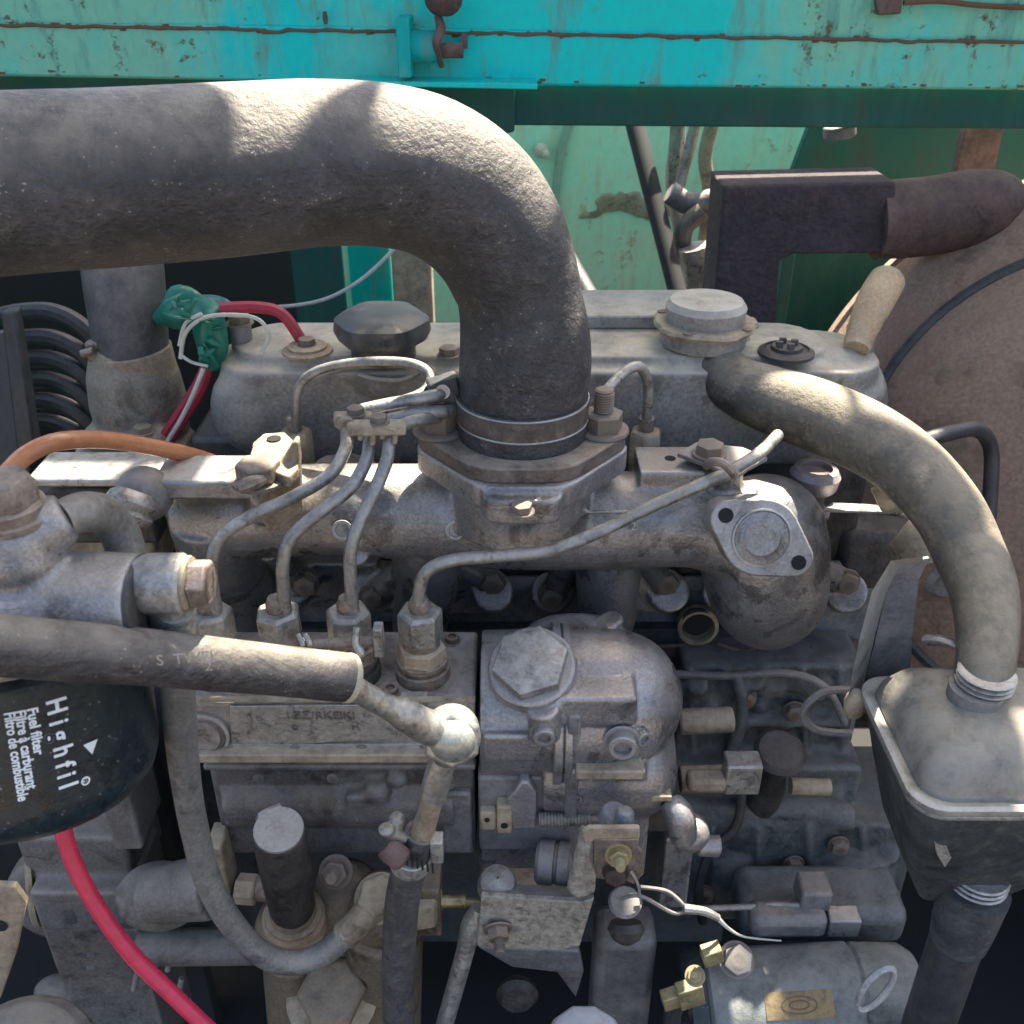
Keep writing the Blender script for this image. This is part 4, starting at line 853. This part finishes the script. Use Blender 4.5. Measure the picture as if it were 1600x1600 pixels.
# ---- fuel filter assembly (left)
ff = thing('fuel_filter', 'dark blue spin on fuel filter canister with white lettering', 'filter', Y(50, 1180, .45))
fx = Y(44, 1160, .455).x; fy = .455; fr = .0735; zb, ztp = 1.050, 1.152
M().lathe([(.02, zb - .004), (.050, zb - .005), (.064, zb + .000), (.0705, zb + .008), (fr - .0005, zb + .016), (fr, zb + .022), (fr, ztp - .010), (fr + .001, ztp - .006), (.066, ztp)], (fx, fy, 0), UP, 96).build('canister', filt, ff)
M().lathe([(fr - .001, ztp - .001), (fr + .0025, ztp + .002), (fr + .0025, ztp + .007), (fr - .001, ztp + .010)], (fx, fy, 0), UP, 96).build('seal_rim', tan, ff)
M().lathe([(fr - .004, ztp + .010), (fr - .002, ztp + .013), (fr - .006, ztp + .016), (.04, ztp + .018)], (fx, fy, 0), UP, 96).build('head_skirt', steel, ff)
def ang_at(u, z):
    """angle on the canister where height z is seen at photo column u"""
    lo, hi = -20.0, 120.0
    for _ in range(40):
        md = (lo + hi) / 2; aa = math.radians(md)
        if seen(V(fx + fr*math.sin(aa), fy - fr*math.cos(aa), z))[0] < u: lo = md
        else: hi = md
    return lo
def wrap(body, hgt, u, z0, length, bold=.0002):
    """flat print wrapped on the canister, running downwards"""
    me = text(body, hgt, white, .00015, 'printed_lettering', bold)
    bm = bmesh.new(); bm.from_mesh(me)
    sc_y = length / max(v.co.x for v in bm.verts)
    org = Vector(ff['_org']); a0_ = math.radians(ang_at(u, z0))
    for v in bm.verts:
        x, y = v.co.x * sc_y, v.co.y
        a = a0_ + y / fr; rr = fr + .0003 + v.co.z
        v.co = Vector((fx + rr * math.sin(a), fy - rr * math.cos(a), z0 - x)) - org
    bm.to_mesh(me); bm.free()
    o = bpy.data.objects.new('printed_lettering', me); C.objects.link(o); o.parent = ff; return o
zt1 = 1.134
wrap('H i g h f i l', .0145, 60, zt1 + .002, .054, .0003)
wrap('Fuel filter', .0074, 31, zt1, .028); wrap('Filtre à carburant', .0074, 12, zt1, .047); wrap('Filtro de combustible', .0074, -5, zt1, .053)
wrap('Kraftstoff', .0074, -30, zt1 - .022, .022)
wrap('®', .0065, 128, zt1 - .050, .005)
def tri(a_deg, z, sz, hollow=False):
    pts = [(-sz, sz*.8), (sz, sz*.8), (0, -sz)]
    m = M()
    def W_(x, h, rr): a = math.radians(a_deg) + x / fr; return Vector((fx + rr*math.sin(a), fy - rr*math.cos(a), z + h))
    if hollow:
        for i in range(3):
            p, q = pts[i], pts[(i+1) % 3]; m.tube([W_(*p, fr + .0002), W_(*q, fr + .0002)], .0005, seg=5, smooth=False)
    else:
        m.prism([W_(*p, fr + .0002) for p in pts], (0, -.0004, 0))
    m.build('arrow_mark', white, ff)
tri(ang_at(140, 1.100), 1.100, .0042); tri(ang_at(231, 1.124) , 1.124, .0045, True)
ff.rotation_euler.x = math.radians(-13)
# filter head
fh = thing('filter_head', 'cast filter head with bolt dome and side union over the dark filter', 'casting', Y(80, 900, .455))
yh = .455
m = M(); cz_ = Y(120, 945, yh).z
m.tube([(V(Y(-60, 940, yh).x, yh, cz_ - .004), .036), (V(Y(60, 940, yh).x, yh, cz_ - .003), .034), (V(Y(225, 945, yh).x, yh, cz_), .0285)], seg=32, smooth=False)
m.lathe([(.060, ztp + .020), (.055, ztp + .032), (.03, ztp + .042)], (fx, fy, 0), UP, 40)
hx = Y(28, 850, yh).x; hz = Y(28, 900, yh).z
m.lathe([(.030, hz - .02), (.0215, hz - .002), (.0215, hz + .006), (.0245, hz + .014), (.021, hz + .030), (.018, hz + .036)], (hx, yh, 0), UP, 32)
m.tube([(Y(40, 845, yh), .018), (Y(75, 822, yh + .005), .017), (Y(105, 806, yh + .01), .0135)], seg=20)
m.build('head_casting', cast, fh, voxel=.0022, smooth=6)
M().lathe([(.0285, 0), (.0290, .003), (.0262, .004)], V(Y(222, 945, yh).x, yh, cz_), (1, 0, 0), 40).build('seal_ring', iron, fh)
zt_ = hz + .036
M().lathe([(.0215, zt_), (.0215, zt_ + .003), (.0185, zt_ + .0035)], (hx, yh, 0), UP, 30).build('copper_washer', boltm, fh)
M().lathe([(.0185, zt_ + .003), (.019, zt_ + .009), (.0175, zt_ + .010)], (hx, yh, 0), UP, 30).build('bolt_collar', boltm, fh)
M().hexa((hx, yh, zt_ + .009), UP, .0172, .016, .25, dome=.25).build('center_bolt', boltm, fh, bevel=.001)
M().lathe([(.0265, 0), (.028, .002), (.026, .005)], (hx, yh, hz - .004), UP, 36).build('dome_ring', cast, fh)
ux = Y(235, 930, yh).x; uz = Y(240, 912, yh).z
M().lathe([(.0125, -.01), (.0168, .0), (.0170, .019), (.0155, .021)], V(ux, yh, uz), (1, 0, 0), 32).build('banjo_body', steel, fh)
M().lathe([(.0150, .021), (.0156, .0225), (.0150, .024)], V(ux, yh, uz), (1, 0, 0), 32).build('union_washer', tan, fh)
M().hexa(V(ux + .024, yh, uz), (1, 0, 0), .0138, .0105, .2, dome=.12).build('union_bolt', boltm, fh, bevel=.0008)
M().lathe([(.0125, 0), (.0122, .022), (.0135, .024)], Y(272, 988, yh + .003), UP, 28).build('pipe_ferrule', zinc, fh)
m = M().tube([(Y(98, 812, yh + .01), .0105), (Y(130, 800, .475), .0112), (Y(165, 806, .49), .0112), (Y(190, 840, .495), .0112), (Y(200, 885, .49), .0112)], seg=20); m.build('return_elbow', grimy('elbow_grey', (.20, .195, .18), (.13, .13, .125), DUST, .3, .5, .5, .2, .35), fh)

# ---- return hose across, metal pipe and union ball
rh = thing('return_hose', 'black rubber hose end lying across in front of the filter and pump', 'hose', Y(300, 1030, .44))
m = M().tube([(Y(-90, 996, .375), .0155), (Y(0, 1008, .39), .0155), (Y(120, 1018, .41), .0155), (Y(240, 1028, .43), .0153), (Y(360, 1040, .448), .0150), (Y(450, 1049, .462), .0148), (Y(515, 1056, .474), .0150), (Y(545, 1059, .48), .0148)], seg=32, wob=.02); m.build('hose_wall', rubber, rh)
e1 = Y(540, 1059, .479); ea = (Y(545, 1059, .48) - Y(515, 1056, .474)).normalized()
M().lathe([(.0150, -.001), (.0154, .001), (.0152, .003), (.012, .0034)], e1, ea, 32).build('cut_end', grimy('dusty_hose_end', (.30, .27, .20), (.2, .18, .14), DUST, 0, .7, .8, .2, .3), rh)
for s_, u in (('S  TWEL', 245), ('2', 320)):
    puttext(rh, s_, .0085, white if False else steel, Y(u, 1040 + (u-245)*.11, .4135 + (u-245)*.00016), (1, .17, -.02), (0, .2, 1), .0002)
mp_ = thing('overflow_pipe', 'bright steel pipe from the hose end to a ball shaped union', 'pipe', Y(640, 1120, .50))
M().tube([(Y(535, 1062, .483), .0078), (Y(570, 1085, .49), .0078), (Y(610, 1106, .498), .0082), (Y(628, 1114, .501), .0105), (Y(660, 1132, .507), .0115), (Y(680, 1140, .51), .0118)], seg=24).build('pipe', zinc, mp_)
un = Y(706, 1150, .515)
M().lathe([(.017, -.014), (.0195, -.010), (.0195, .004), (.018, .006)], un, (.1, -1, .35), 36).build('union_body', zinc, mp_)
M().hexa(un + Vector((.1, -1, .35)).normalized()*.004, (.1, -1, .35), .0205, .007, .5, dome=.3).build('union_hex', zinc, mp_, bevel=.001)
m = M().ball(un + Vector((.1, -1, .35)).normalized()*.007, .0165, 28, (1, .8, 1)); m.build('domed_nut', grimy('domed_zinc', (.40, .43, .38), (.32, .33, .28), (.52, .47, .33), .55, .33, .35, .1, .15), mp_)
M().tube([(Y(694, 1185, .515), .0085), (Y(684, 1215, .516), .0098), (Y(677, 1243, .517), .0098)], seg=24).build('lower_sleeve', zinc, mp_)
M().tube([(Y(678, 1240, .517), .0078), (Y(668, 1275, .519), .0082), (Y(655, 1310, .521), .0095)], seg=20).build('lower_pipe', tan, mp_)
dh = thing('fuel_supply_hose', 'grey rubber fuel hose dropping from a worm clamp to the bottom edge', 'hose', Y(625, 1450, .53))
M().tube([(Y(658, 1300, .521), .0118), (Y(643, 1345, .522), .0128), (Y(630, 1400, .523), .0135), (Y(624, 1470, .523), .0135), (Y(622, 1540, .52), .0135), (Y(624, 1640, .515), .0135)], seg=28, wob=.02).build('hose_wall', rubber2, dh)
hc = M().lathe([(.0142, 0), (.0150, .001), (.0150, .0125), (.0142, .0135)], Y(640, 1352, .522), Y(646, 1320, .521) - Y(640, 1352, .522), 36).build('hose_clamp', steel, dh)
for k in range(7): M().box(Y(628 + k*8, 1342 + k*2.4, .5055), (.0014, .002, .009)).build('clamp_slot', darkhole, hc)
M().pbox(672, 1318, 692, 1350, .512, .012).build('clamp_tail', zinc, hc, bevel=.001)
M().lathe([(.008, 0), (.009, .004), (.009, .016), (.006, .018)], Y(602, 1322, .507), (.7, -.3, -.5), 20).build('clamp_screw', rust, hc)
M().ball(Y(604, 1296, .51), .0065, 10, (1, 1, .7)).cyl(Y(604, 1298, .51), Y(632, 1310, .515), .005).ball(Y(620, 1282, .52), .007, 10).build('crusted_lug', steel, hc, voxel=.0012, smooth=3)

# ---- red tube
o = M().tube([Y(96, 1280, .52), Y(104, 1318, .515), Y(125, 1370, .508), Y(160, 1430, .50), (Y(205, 1490, .492)), Y(260, 1545, .485), Y(330, 1612, .475), Y(390, 1670, .46)], [.0062]*4 + [.0063]*4, seg=20).build('red_tube', redm, None); tag(o, 'bright pinkish red tube hanging from under the dark filter', 'tube')

# ---- lower left housings
lh = thing('timing_housing', 'dusty grey lower housing casting beneath the fuel filter', 'casting', Y(130, 1420, .68))
m = M().lathe([(.050, 0), (.052, .02), (.050, .04), (.042, .045)], Y(110, 1365, .72), (0, -1, .15), 36)
m.pbox(38, 1310, 205, 1400, .66, .08).pbox(55, 1395, 215, 1455, .64, .08).pbox(100, 1450, 240, 1660, .65, .08).ball(Y(250, 1400, .63), .032, 16, (1.3, 1, 1)).cyl(Y(225, 1400, .62), Y(330, 1385, .62), .024, .030).cyl(Y(215, 1480, .64), Y(400, 1478, .64), .018).ball(Y(95, 1548, .66), .018, 14, (1.6, 1, 1))
m.pbox(165, 1240, 212, 1330, .64, .06)
m.build('housing_casting', grimy('dusty_grey_housing', (.20, .195, .19), (.13, .125, .12), (.38, .33, .27), .15, .6, .6, .15, .45), lh, voxel=.003)
M().lathe([(.052, 0), (.053, .004), (.050, .006)], Y(60, 1362, .69), (-1, -.35, .1), 32).build('edge_ring', tan, lh)
bolt(lh, Y(256, 1424, .605), (0, -1, .1), .007, 'cap', boltm)
for u, v in ((140, 1495), (140, 1515)): M().pbox(u - 5, v - 3, u + 8, v, .648, .004).build('cast_mark', cast, lh)
for u, v in ((215, 1530), (268, 1500), (284, 1540)): M().tube([Y(u, v - 12, .64), Y(u - 6, v + 16, .635)], .003, seg=8, smooth=False).build('stud', cast, lh)
tp = thing('mounting_plate', 'dusty tan flat plate with a hole at the lower left edge', 'plate', Y(15, 1450, .52))
M().prism([Y(a, b, .52) for a, b in ((-80, 1380), (22, 1386), (40, 1412), (24, 1490), (0, 1560), (-80, 1600))], (0, .006, 0)).build('plate_sheet', tan, tp, bevel=.001)
M().lathe([(.006, 0), (.006, .0008)], Y(0, 1446, .5195), (0, -1, 0), 20).build('plate_hole', darkhole, tp)
o = M().lathe([(.07, 0), (.07, .02), (.06, .03), (.02, .034)], Y(35, 1700, .50), (0, -.3, 1), 48).build('pulley_cover', cast_dk, None, bevel=.002); tag(o, 'round dusty cover at the bottom left corner', 'cover')

# ================================================================ RIGHT: breather hose and separator
bh = thing('breather_hose', 'thick dusty grey breather hose curving down to the canister at the right', 'hose', Y(1400, 700, .80))
BH = [(1118, 545, .905, 24), (1125, 575, .89, 40), (1155, 604, .87, 46), (1205, 625, .85, 52), (1265, 645, .83, 56), (1330, 672, .80, 57), (1390, 705, .77, 56), (1440, 748, .74, 55), (1482, 800, .71, 54), (1512, 860, .685, 53), (1536, 920, .645, 51), (1543, 985, .605, 47), (1540, 1035, .578, 44), (1536, 1075, .563, 43)]
M().tube([(T(u, v, t), r * t / F) for u, v, t, r in [(a, b, c / dirv(800, b).y, d) for a, b, c, d in BH]], seg=40, n=6, wob=.012).build('hose_wall', breath, bh)
ek = thing('breather_elbow', 'steel elbow outlet with a flange clip where the breather hose starts', 'elbow', Y(1120, 560, .91))
M().tube([Y(1098, 560, .92), Y(1120, 548, .93), Y(1155, 555, .93), Y(1185, 575, .92)], [.012, .02, .020, .016], seg=20).build('elbow_body', cast_dk, ek)
M().lathe([(.018, 0), (.019, .003), (.018, .005)], Y(1100, 560, .90), (-1, -.2, .1), 28).build('flange', tan, ek); M().pbox(1070, 578, 1108, 586, .89, .02).build('clip_leg', zinc, ek, bevel=.001)
# separator canister
sc_ = thing('oil_separator', 'box shaped dark canister with a dusty domed lid and pale rim at the right', 'canister', (.35, .56, .95))
zr = .987
A_ = Z(1338, 1068, zr); B_ = Z(1490, 1243, zr); 
x0s, x1s, y0s, y1s = .276, .435, .488, .622
poly = rr_poly(x0s, x1s, y0s, y1s, .022, 8)
def shr(poly, d):
    cx = (x0s + x1s)/2; cy = (y0s + y1s)/2; return [(cx + (x-cx)*(1 - d/((x1s-x0s)/2)), cy + (y-cy)*(1 - d/((y1s-y0s)/2))) for x, y in poly]
def lv(d, z): return [V(x, y, z) for x, y in shr(poly, d)]
M().rings([lv(.004, zr), lv(.006, zr + .010), lv(.014, zr + .024), lv(.028, zr + .033), lv(.05, zr + .037)]).build('domed_lid', grimy('dusty_lid', (.15, .148, .135), (.20, .185, .155), (.40, .355, .27), .2, .5, .75, .2, .25, 300, 14), sc_)
M().rings([lv(-.003, zr - .005), lv(-.004, zr - .003), lv(-.004, zr + .001), lv(-.001, zr + .0025), lv(.004, zr + .001)]).build('lid_rim', grimy('pale_rim', (.42, .40, .34), (.33, .31, .26), (.55, .5, .38), .4, .4, .6, .15, .2), sc_)
M().rings([lv(0, zr - .006), lv(-.0015, zr - .008), lv(-.0015, zr - .010), lv(.001, zr - .012)]).build('lower_rim', steel, sc_)
M().rings([lv(.050, zr - .155), lv(.042, zr - .14), lv(.024, zr - .10), lv(.010, zr - .05), lv(.003, zr - .022), lv(.001, zr - .010)]).build('canister_body', canm, sc_)
m = M().lathe([(.024, zr + .020), (.0190, zr + .034), (.0190, zr + .045)], (Y(1535, 1090, .55).x, .560, 0), UP, 32); m.build('outlet_neck', cast_dk, sc_)
m = M()
for k in range(3): m.lathe([(.0180, 0), (.0202, .0013), (.0180, .0026)], V(Y(1537, 1070, .563).x, .563, zr + .046 + k*.0042), UP, 32)
m.build('wire_clamp', zinc, sc_)
m = M()
for k in range(9):
    a = -2.4 + k*.32; m.ball(V(Y(1540, 1100, .55).x + .03*math.cos(a), .56 + .03*math.sin(a), zr + .03), random.uniform(.004, .008), 8, (1.2, 1, .7))
m.build('sealant_bead', MATS['dusty_lid'], sc_, voxel=.002)
M().prism([Y(a, b, .50) for a, b in ((1452, 1288), (1470, 1300), (1484, 1335), (1474, 1350), (1462, 1330))], (0, -.003, 0)).build('side_tab', steel, sc_)
M().lathe([(.022, zr - .19), (.024, zr - .17), (.026, zr - .13)], (.36, .53, 0), UP, 32).build('bottom_spout', canm, sc_)
m = M()
for k in range(3): m.lathe([(.0215, 0), (.0228, .0012), (.0215, .0024)], V(Y(1525, 1420, .52).x, .53, Y(1525, 1415, .50).z - k*.005), UP, 28)
m.build('spout_clamp', zinc, sc_)
o = M().cyl(V(Y(1525, 1420, .52).x, .53, .80), V(Y(1525, 1420, .52).x, .53, .55), .0205).build('drain_hose', black, None); tag(o, 'dark drain hose hanging below the oil separator canister', 'hose')
o = M().tube([Y(1450, 1000, .63), Y(1478, 1002, .62), Y(1505, 1014, .61)], [.009, .008, .006], seg=12, flatz=.5).build('clamp_lug', zinc, None); tag(o, 'small pale clamp tongue at the left of the hose bottom', 'clamp')
o = M().lathe([(.012, 0), (.014, .004), (.010, .010)], Y(1470, 908, .70), (0, -1, .2), 20).build('dim_screw', cast_dk, None); tag(o, 'dim round screw in the shade left of the breather hose', 'screw')
# bracket plate left of canister
bk = thing('separator_bracket', 'bent sheet bracket with a bright front edge holding the separator', 'bracket', Y(1370, 980, .65))
M().prism([Y(a, b, .640) for a, b in ((1346, 1085), (1368, 1000), (1385, 925), (1408, 880), (1452, 872), (1436, 905), (1425, 1000), (1420, 1090))], (0, .003, 0)).build('bracket_sheet', cast_dk, bk)
m = M(); E = [(1322, 1112), (1330, 1060), (1345, 990), (1362, 925), (1392, 876), (1442, 870)]; E2 = [(1338, 1112), (1352, 1060), (1368, 990), (1385, 925), (1406, 884), (1442, 878)]
m.rings([[Y(a, b, .612), Y(c, d, .640), Y(c, d, .643), Y(a, b, .615)] for (a, b), (c, d) in zip(E, E2)]).build('bracket_edge', MATS['pale_rim'], bk)
bf = M().ball(Y(1336, 1100, .612), .009, 12, (1, 1, 1.6)); bf.build('weld_blob', tan, bk)
# fittings between manifold and hose
sw = thing('temperature_sender', 'ringed sender plug standing between the manifold end and breather hose', 'sender', Y(1270, 750, .83))
M().lathe([(.016, -.07), (.016, -.032), (.021, -.03), (.021, -.026), (.015, -.024), (.013, -.01), (.022, .0), (.0235, .012), (.020, .018), (.015, .019), (.014, .014)], Y(1270, 758, .83), (.05, 0, 1), 30).build('ringed_body', grimy('purple_grey', (.23, .20, .21), (.15, .13, .14), (.4, .34, .30), .3, .5, .5), sw)
M().prism([Y(1285, 797, .79), Y(1400, 800, .77), Y(1420, 808, .77), Y(1400, 790, .80), Y(1300, 785, .82)], (0, 0, -.002)).build('sheet_clip', zinc, sw)
M().prism([Y(1362, 768, .78), Y(1376, 762, .78), (Y(1400, 775, .78)), Y(1414, 808, .78), Y(1378, 800, .78)], (0, .006, 0)).build('bent_tongue', tan, sw, bevel=.001)
M().pbox(1310, 835, 1440, 930, .86, .05).build('dark_casting', iron, None, bevel=.01); tag(bpy.data.objects['dark_casting'], 'dark oily casting in shade under the breather hose', 'casting')
o = M().tube([Y(1405, 830, .80), Y(1430, 850, .79), Y(1440, 880, .78)], [.018, .022, .02], seg=16).build('dim_elbow', tan, None); tag(o, 'dim tan elbow partly hidden by the breather hose', 'elbow')

# ---- starter motor, bottom right
sm = thing('starter_motor', 'dusty blue grey starter motor with an ochre label at the bottom right', 'motor', Y(1250, 1540, .56))
smm = grimy('starter_grey', (.14, .16, .165), (.085, .10, .105), (.32, .30, .25), .1, .6, .45, .2, .35)
a0 = Y(1100, 1572, .60); a1 = Y(1330, 1560, .60)
M().lathe([(.048, 0), (.051, .004), (.051, (a1-a0).length), (.046, (a1-a0).length + .004)], a0, a1 - a0, 56).build('motor_body', smm, sm)
M().lathe([(.050, -.02), (.053, -.016), (.053, -.001), (.051, 0)], a0, a1 - a0, 56).build('end_frame', filt, sm)
M().lathe([(.046, 0), (.050, .006), (.047, .05), (.040, .06)], a1, a1 - a0, 48).build('drive_housing', smm, sm)
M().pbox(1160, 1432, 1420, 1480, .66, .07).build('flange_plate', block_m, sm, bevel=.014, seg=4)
M().pbox(1295, 1440, 1345, 1465, .645, .02).build('pale_tab', cast, sm, bevel=.002)
M().pbox(1175, 1440, 1295, 1470, .64, .03).build('solenoid_shell', cast_dk, sm, bevel=.008)
x_, y_, z_ = frame(a1 - a0); L_ = (a1-a0).length
def onbody(s_, a, rr=.0515): 
    d = (Vector((0, -math.cos(a), math.sin(a)))); d = (d - z_*d.dot(z_)).normalized(); return a0 + z_*s_ + d*rr
s0, s1 = L_*.36, L_*.80
m = M(); bm = m.bm; gr = [[bm.verts.new(onbody(s0 + (s1-s0)*i/6, math.radians(40 + 26*j/6))) for j in range(7)] for i in range(7)]
for i in range(6):
    for j in range(6): bm.faces.new((gr[i][j], gr[i+1][j], gr[i+1][j+1], gr[i][j+1]))
m.build('ochre_label', stick, sm)
m = M(); m.tube([onbody((s0+s1)/2 + .016*math.cos(q), math.radians(53 + 8*math.sin(q)), .0517) for q in [2*math.pi*k/24 for k in range(25)]], .0006, seg=5, smooth=False); m.tube([onbody((s0+s1)/2 + .009*math.cos(q), math.radians(53 + 4*math.sin(q)), .0517) for q in [2*math.pi*k/20 for k in range(21)]], .0006, seg=5, smooth=False); m.build('label_print', stick2, sm)
M().rings([[Y(1368, 1545, .50) + Vector((math.cos(a)*.010 + .006*math.sin(a), 0, math.sin(a)*.026)) + Vector((math.cos(a), 0, math.sin(a)))*.0028*math.cos(q) + Vector((0, .0028*math.sin(q), 0)) for q in [i*math.pi/4 for i in range(8)]] for a in [2*math.pi*k/48 for k in range(48)]], closed=True).build('wire_ring', grimy('pale_ring', (.42, .45, .47), (.34, .37, .39), DUST, .2, .4, .3), sm)
bolt(sm, Y(1150, 1500, .55), (0, -.6, .8), .012, 'bolt', cast_dk)
for (u, v, w_, h_) in ((1112, 1490, 15, 14), (1078, 1552, 20, 22), (1048, 1560, 14, 14)):
    M().box(Y(u, v, .54), (w_*.0011, .012, h_*.0011), (1, .2, .2)).build('copper_terminal', gold, sm, bevel=.001)
bolt(sm, Y(1086, 1525, .535), (-.2, -.5, .8), .006, 'nut', gold)
M().tube([Y(1060, 1560, .545), Y(1050, 1600, .55), Y(1070, 1680, .56)], .008, seg=10).build('battery_lead', black, sm)
o = M().lathe([(.033, -.03), (.034, .0), (.030, .007), (.020, .010), (.001, .0105)], Z(915, 1628, .68), UP, 10, cap=(True, False)).build('white_cap', palem, None, bevel=.002); tag(o, 'pale white plastic cap peeking in at the bottom edge', 'cap')
o = M().cyl(Y(925, 1450, .66), Y(1015, 1620, .66), .0).build('x', cast, None) if False else M().pbox(926, 1475, 1018, 1680, .64, .05).build('support_column', cast_dk, None, bevel=.01); tag(o, 'mottled grey support column below the throttle lever', 'column')
o = M().prism([Y(a, b, .60) for a, b in ((745, 1480), (905, 1486), (912, 1520), (900, 1560), (870, 1520), (800, 1512))], (0, .01, 0)).build('lower_bracket', cast_dk, None, bevel=.002); tag(o, 'dark bracket hanging under the throttle lever', 'bracket')
o = M().lathe([(.02, 0), (.022, .008), (.016, .016)], Y(808, 1545, .66), FR, 24).build('dim_plug', iron, None); tag(o, 'dim round plug in the dark gap below the throttle lever', 'plug')
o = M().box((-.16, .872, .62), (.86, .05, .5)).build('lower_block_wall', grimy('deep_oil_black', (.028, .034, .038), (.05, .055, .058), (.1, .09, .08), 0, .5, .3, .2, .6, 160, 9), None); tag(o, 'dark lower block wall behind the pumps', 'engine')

# ---------------- added slotted sheet above, out of the frame: cut to shape the sun patches

o = M().box((-.66, .80, .42), (.56, .02, .74)).build('lower_shade_sheet', flat('sheet_black', (.02, .022, .024), .8), None); tag(o, 'black lower sheet added as shade behind the tan mounting plate at bottom left', 'panel')  # added sheet, black in place of shade, hides the sunlit floor

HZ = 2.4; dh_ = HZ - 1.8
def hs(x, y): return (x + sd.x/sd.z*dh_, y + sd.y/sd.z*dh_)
cu = bpy.data.curves.new('gobo_outline', 'CURVE'); cu.dimensions = '2D'; cu.fill_mode = 'BOTH'; cu.extrude = .004
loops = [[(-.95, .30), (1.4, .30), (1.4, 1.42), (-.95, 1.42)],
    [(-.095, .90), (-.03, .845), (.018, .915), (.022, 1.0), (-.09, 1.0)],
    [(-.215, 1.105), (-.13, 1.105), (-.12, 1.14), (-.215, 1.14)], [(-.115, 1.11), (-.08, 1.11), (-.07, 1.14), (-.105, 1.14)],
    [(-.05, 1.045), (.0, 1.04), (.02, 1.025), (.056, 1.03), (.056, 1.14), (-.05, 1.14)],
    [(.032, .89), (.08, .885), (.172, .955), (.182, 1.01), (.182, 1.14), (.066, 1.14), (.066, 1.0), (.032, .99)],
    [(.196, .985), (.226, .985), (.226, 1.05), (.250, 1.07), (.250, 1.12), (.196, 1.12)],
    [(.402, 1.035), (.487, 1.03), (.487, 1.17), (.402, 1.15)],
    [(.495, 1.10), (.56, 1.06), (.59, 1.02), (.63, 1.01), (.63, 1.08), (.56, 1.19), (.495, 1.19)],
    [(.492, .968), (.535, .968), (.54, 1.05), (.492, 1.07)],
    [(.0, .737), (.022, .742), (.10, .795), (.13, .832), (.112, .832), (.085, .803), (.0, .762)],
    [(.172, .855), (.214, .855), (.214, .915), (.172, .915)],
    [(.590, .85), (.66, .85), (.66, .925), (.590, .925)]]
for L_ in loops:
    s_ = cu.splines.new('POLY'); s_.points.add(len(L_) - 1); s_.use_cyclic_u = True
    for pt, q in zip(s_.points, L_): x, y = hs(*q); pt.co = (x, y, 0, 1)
co = bpy.data.objects.new('gobo_outline', cu); C.objects.link(co); bpy.context.view_layer.update()
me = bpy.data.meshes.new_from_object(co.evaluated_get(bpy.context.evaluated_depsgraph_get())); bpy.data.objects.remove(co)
me.materials.clear(); me.materials.append(flat('gobo_underside', (.35, .38, .36), .7))
ho = bpy.data.objects.new('slotted_gobo', me); C.objects.link(ho); ho.location = (0, 0, HZ)
tag(ho, 'added slotted sheet above the engine, out of view, shaping the sun patches', 'gobo')
for o in list(bpy.data.objects):
    if '_org' in o.keys(): del o['_org']
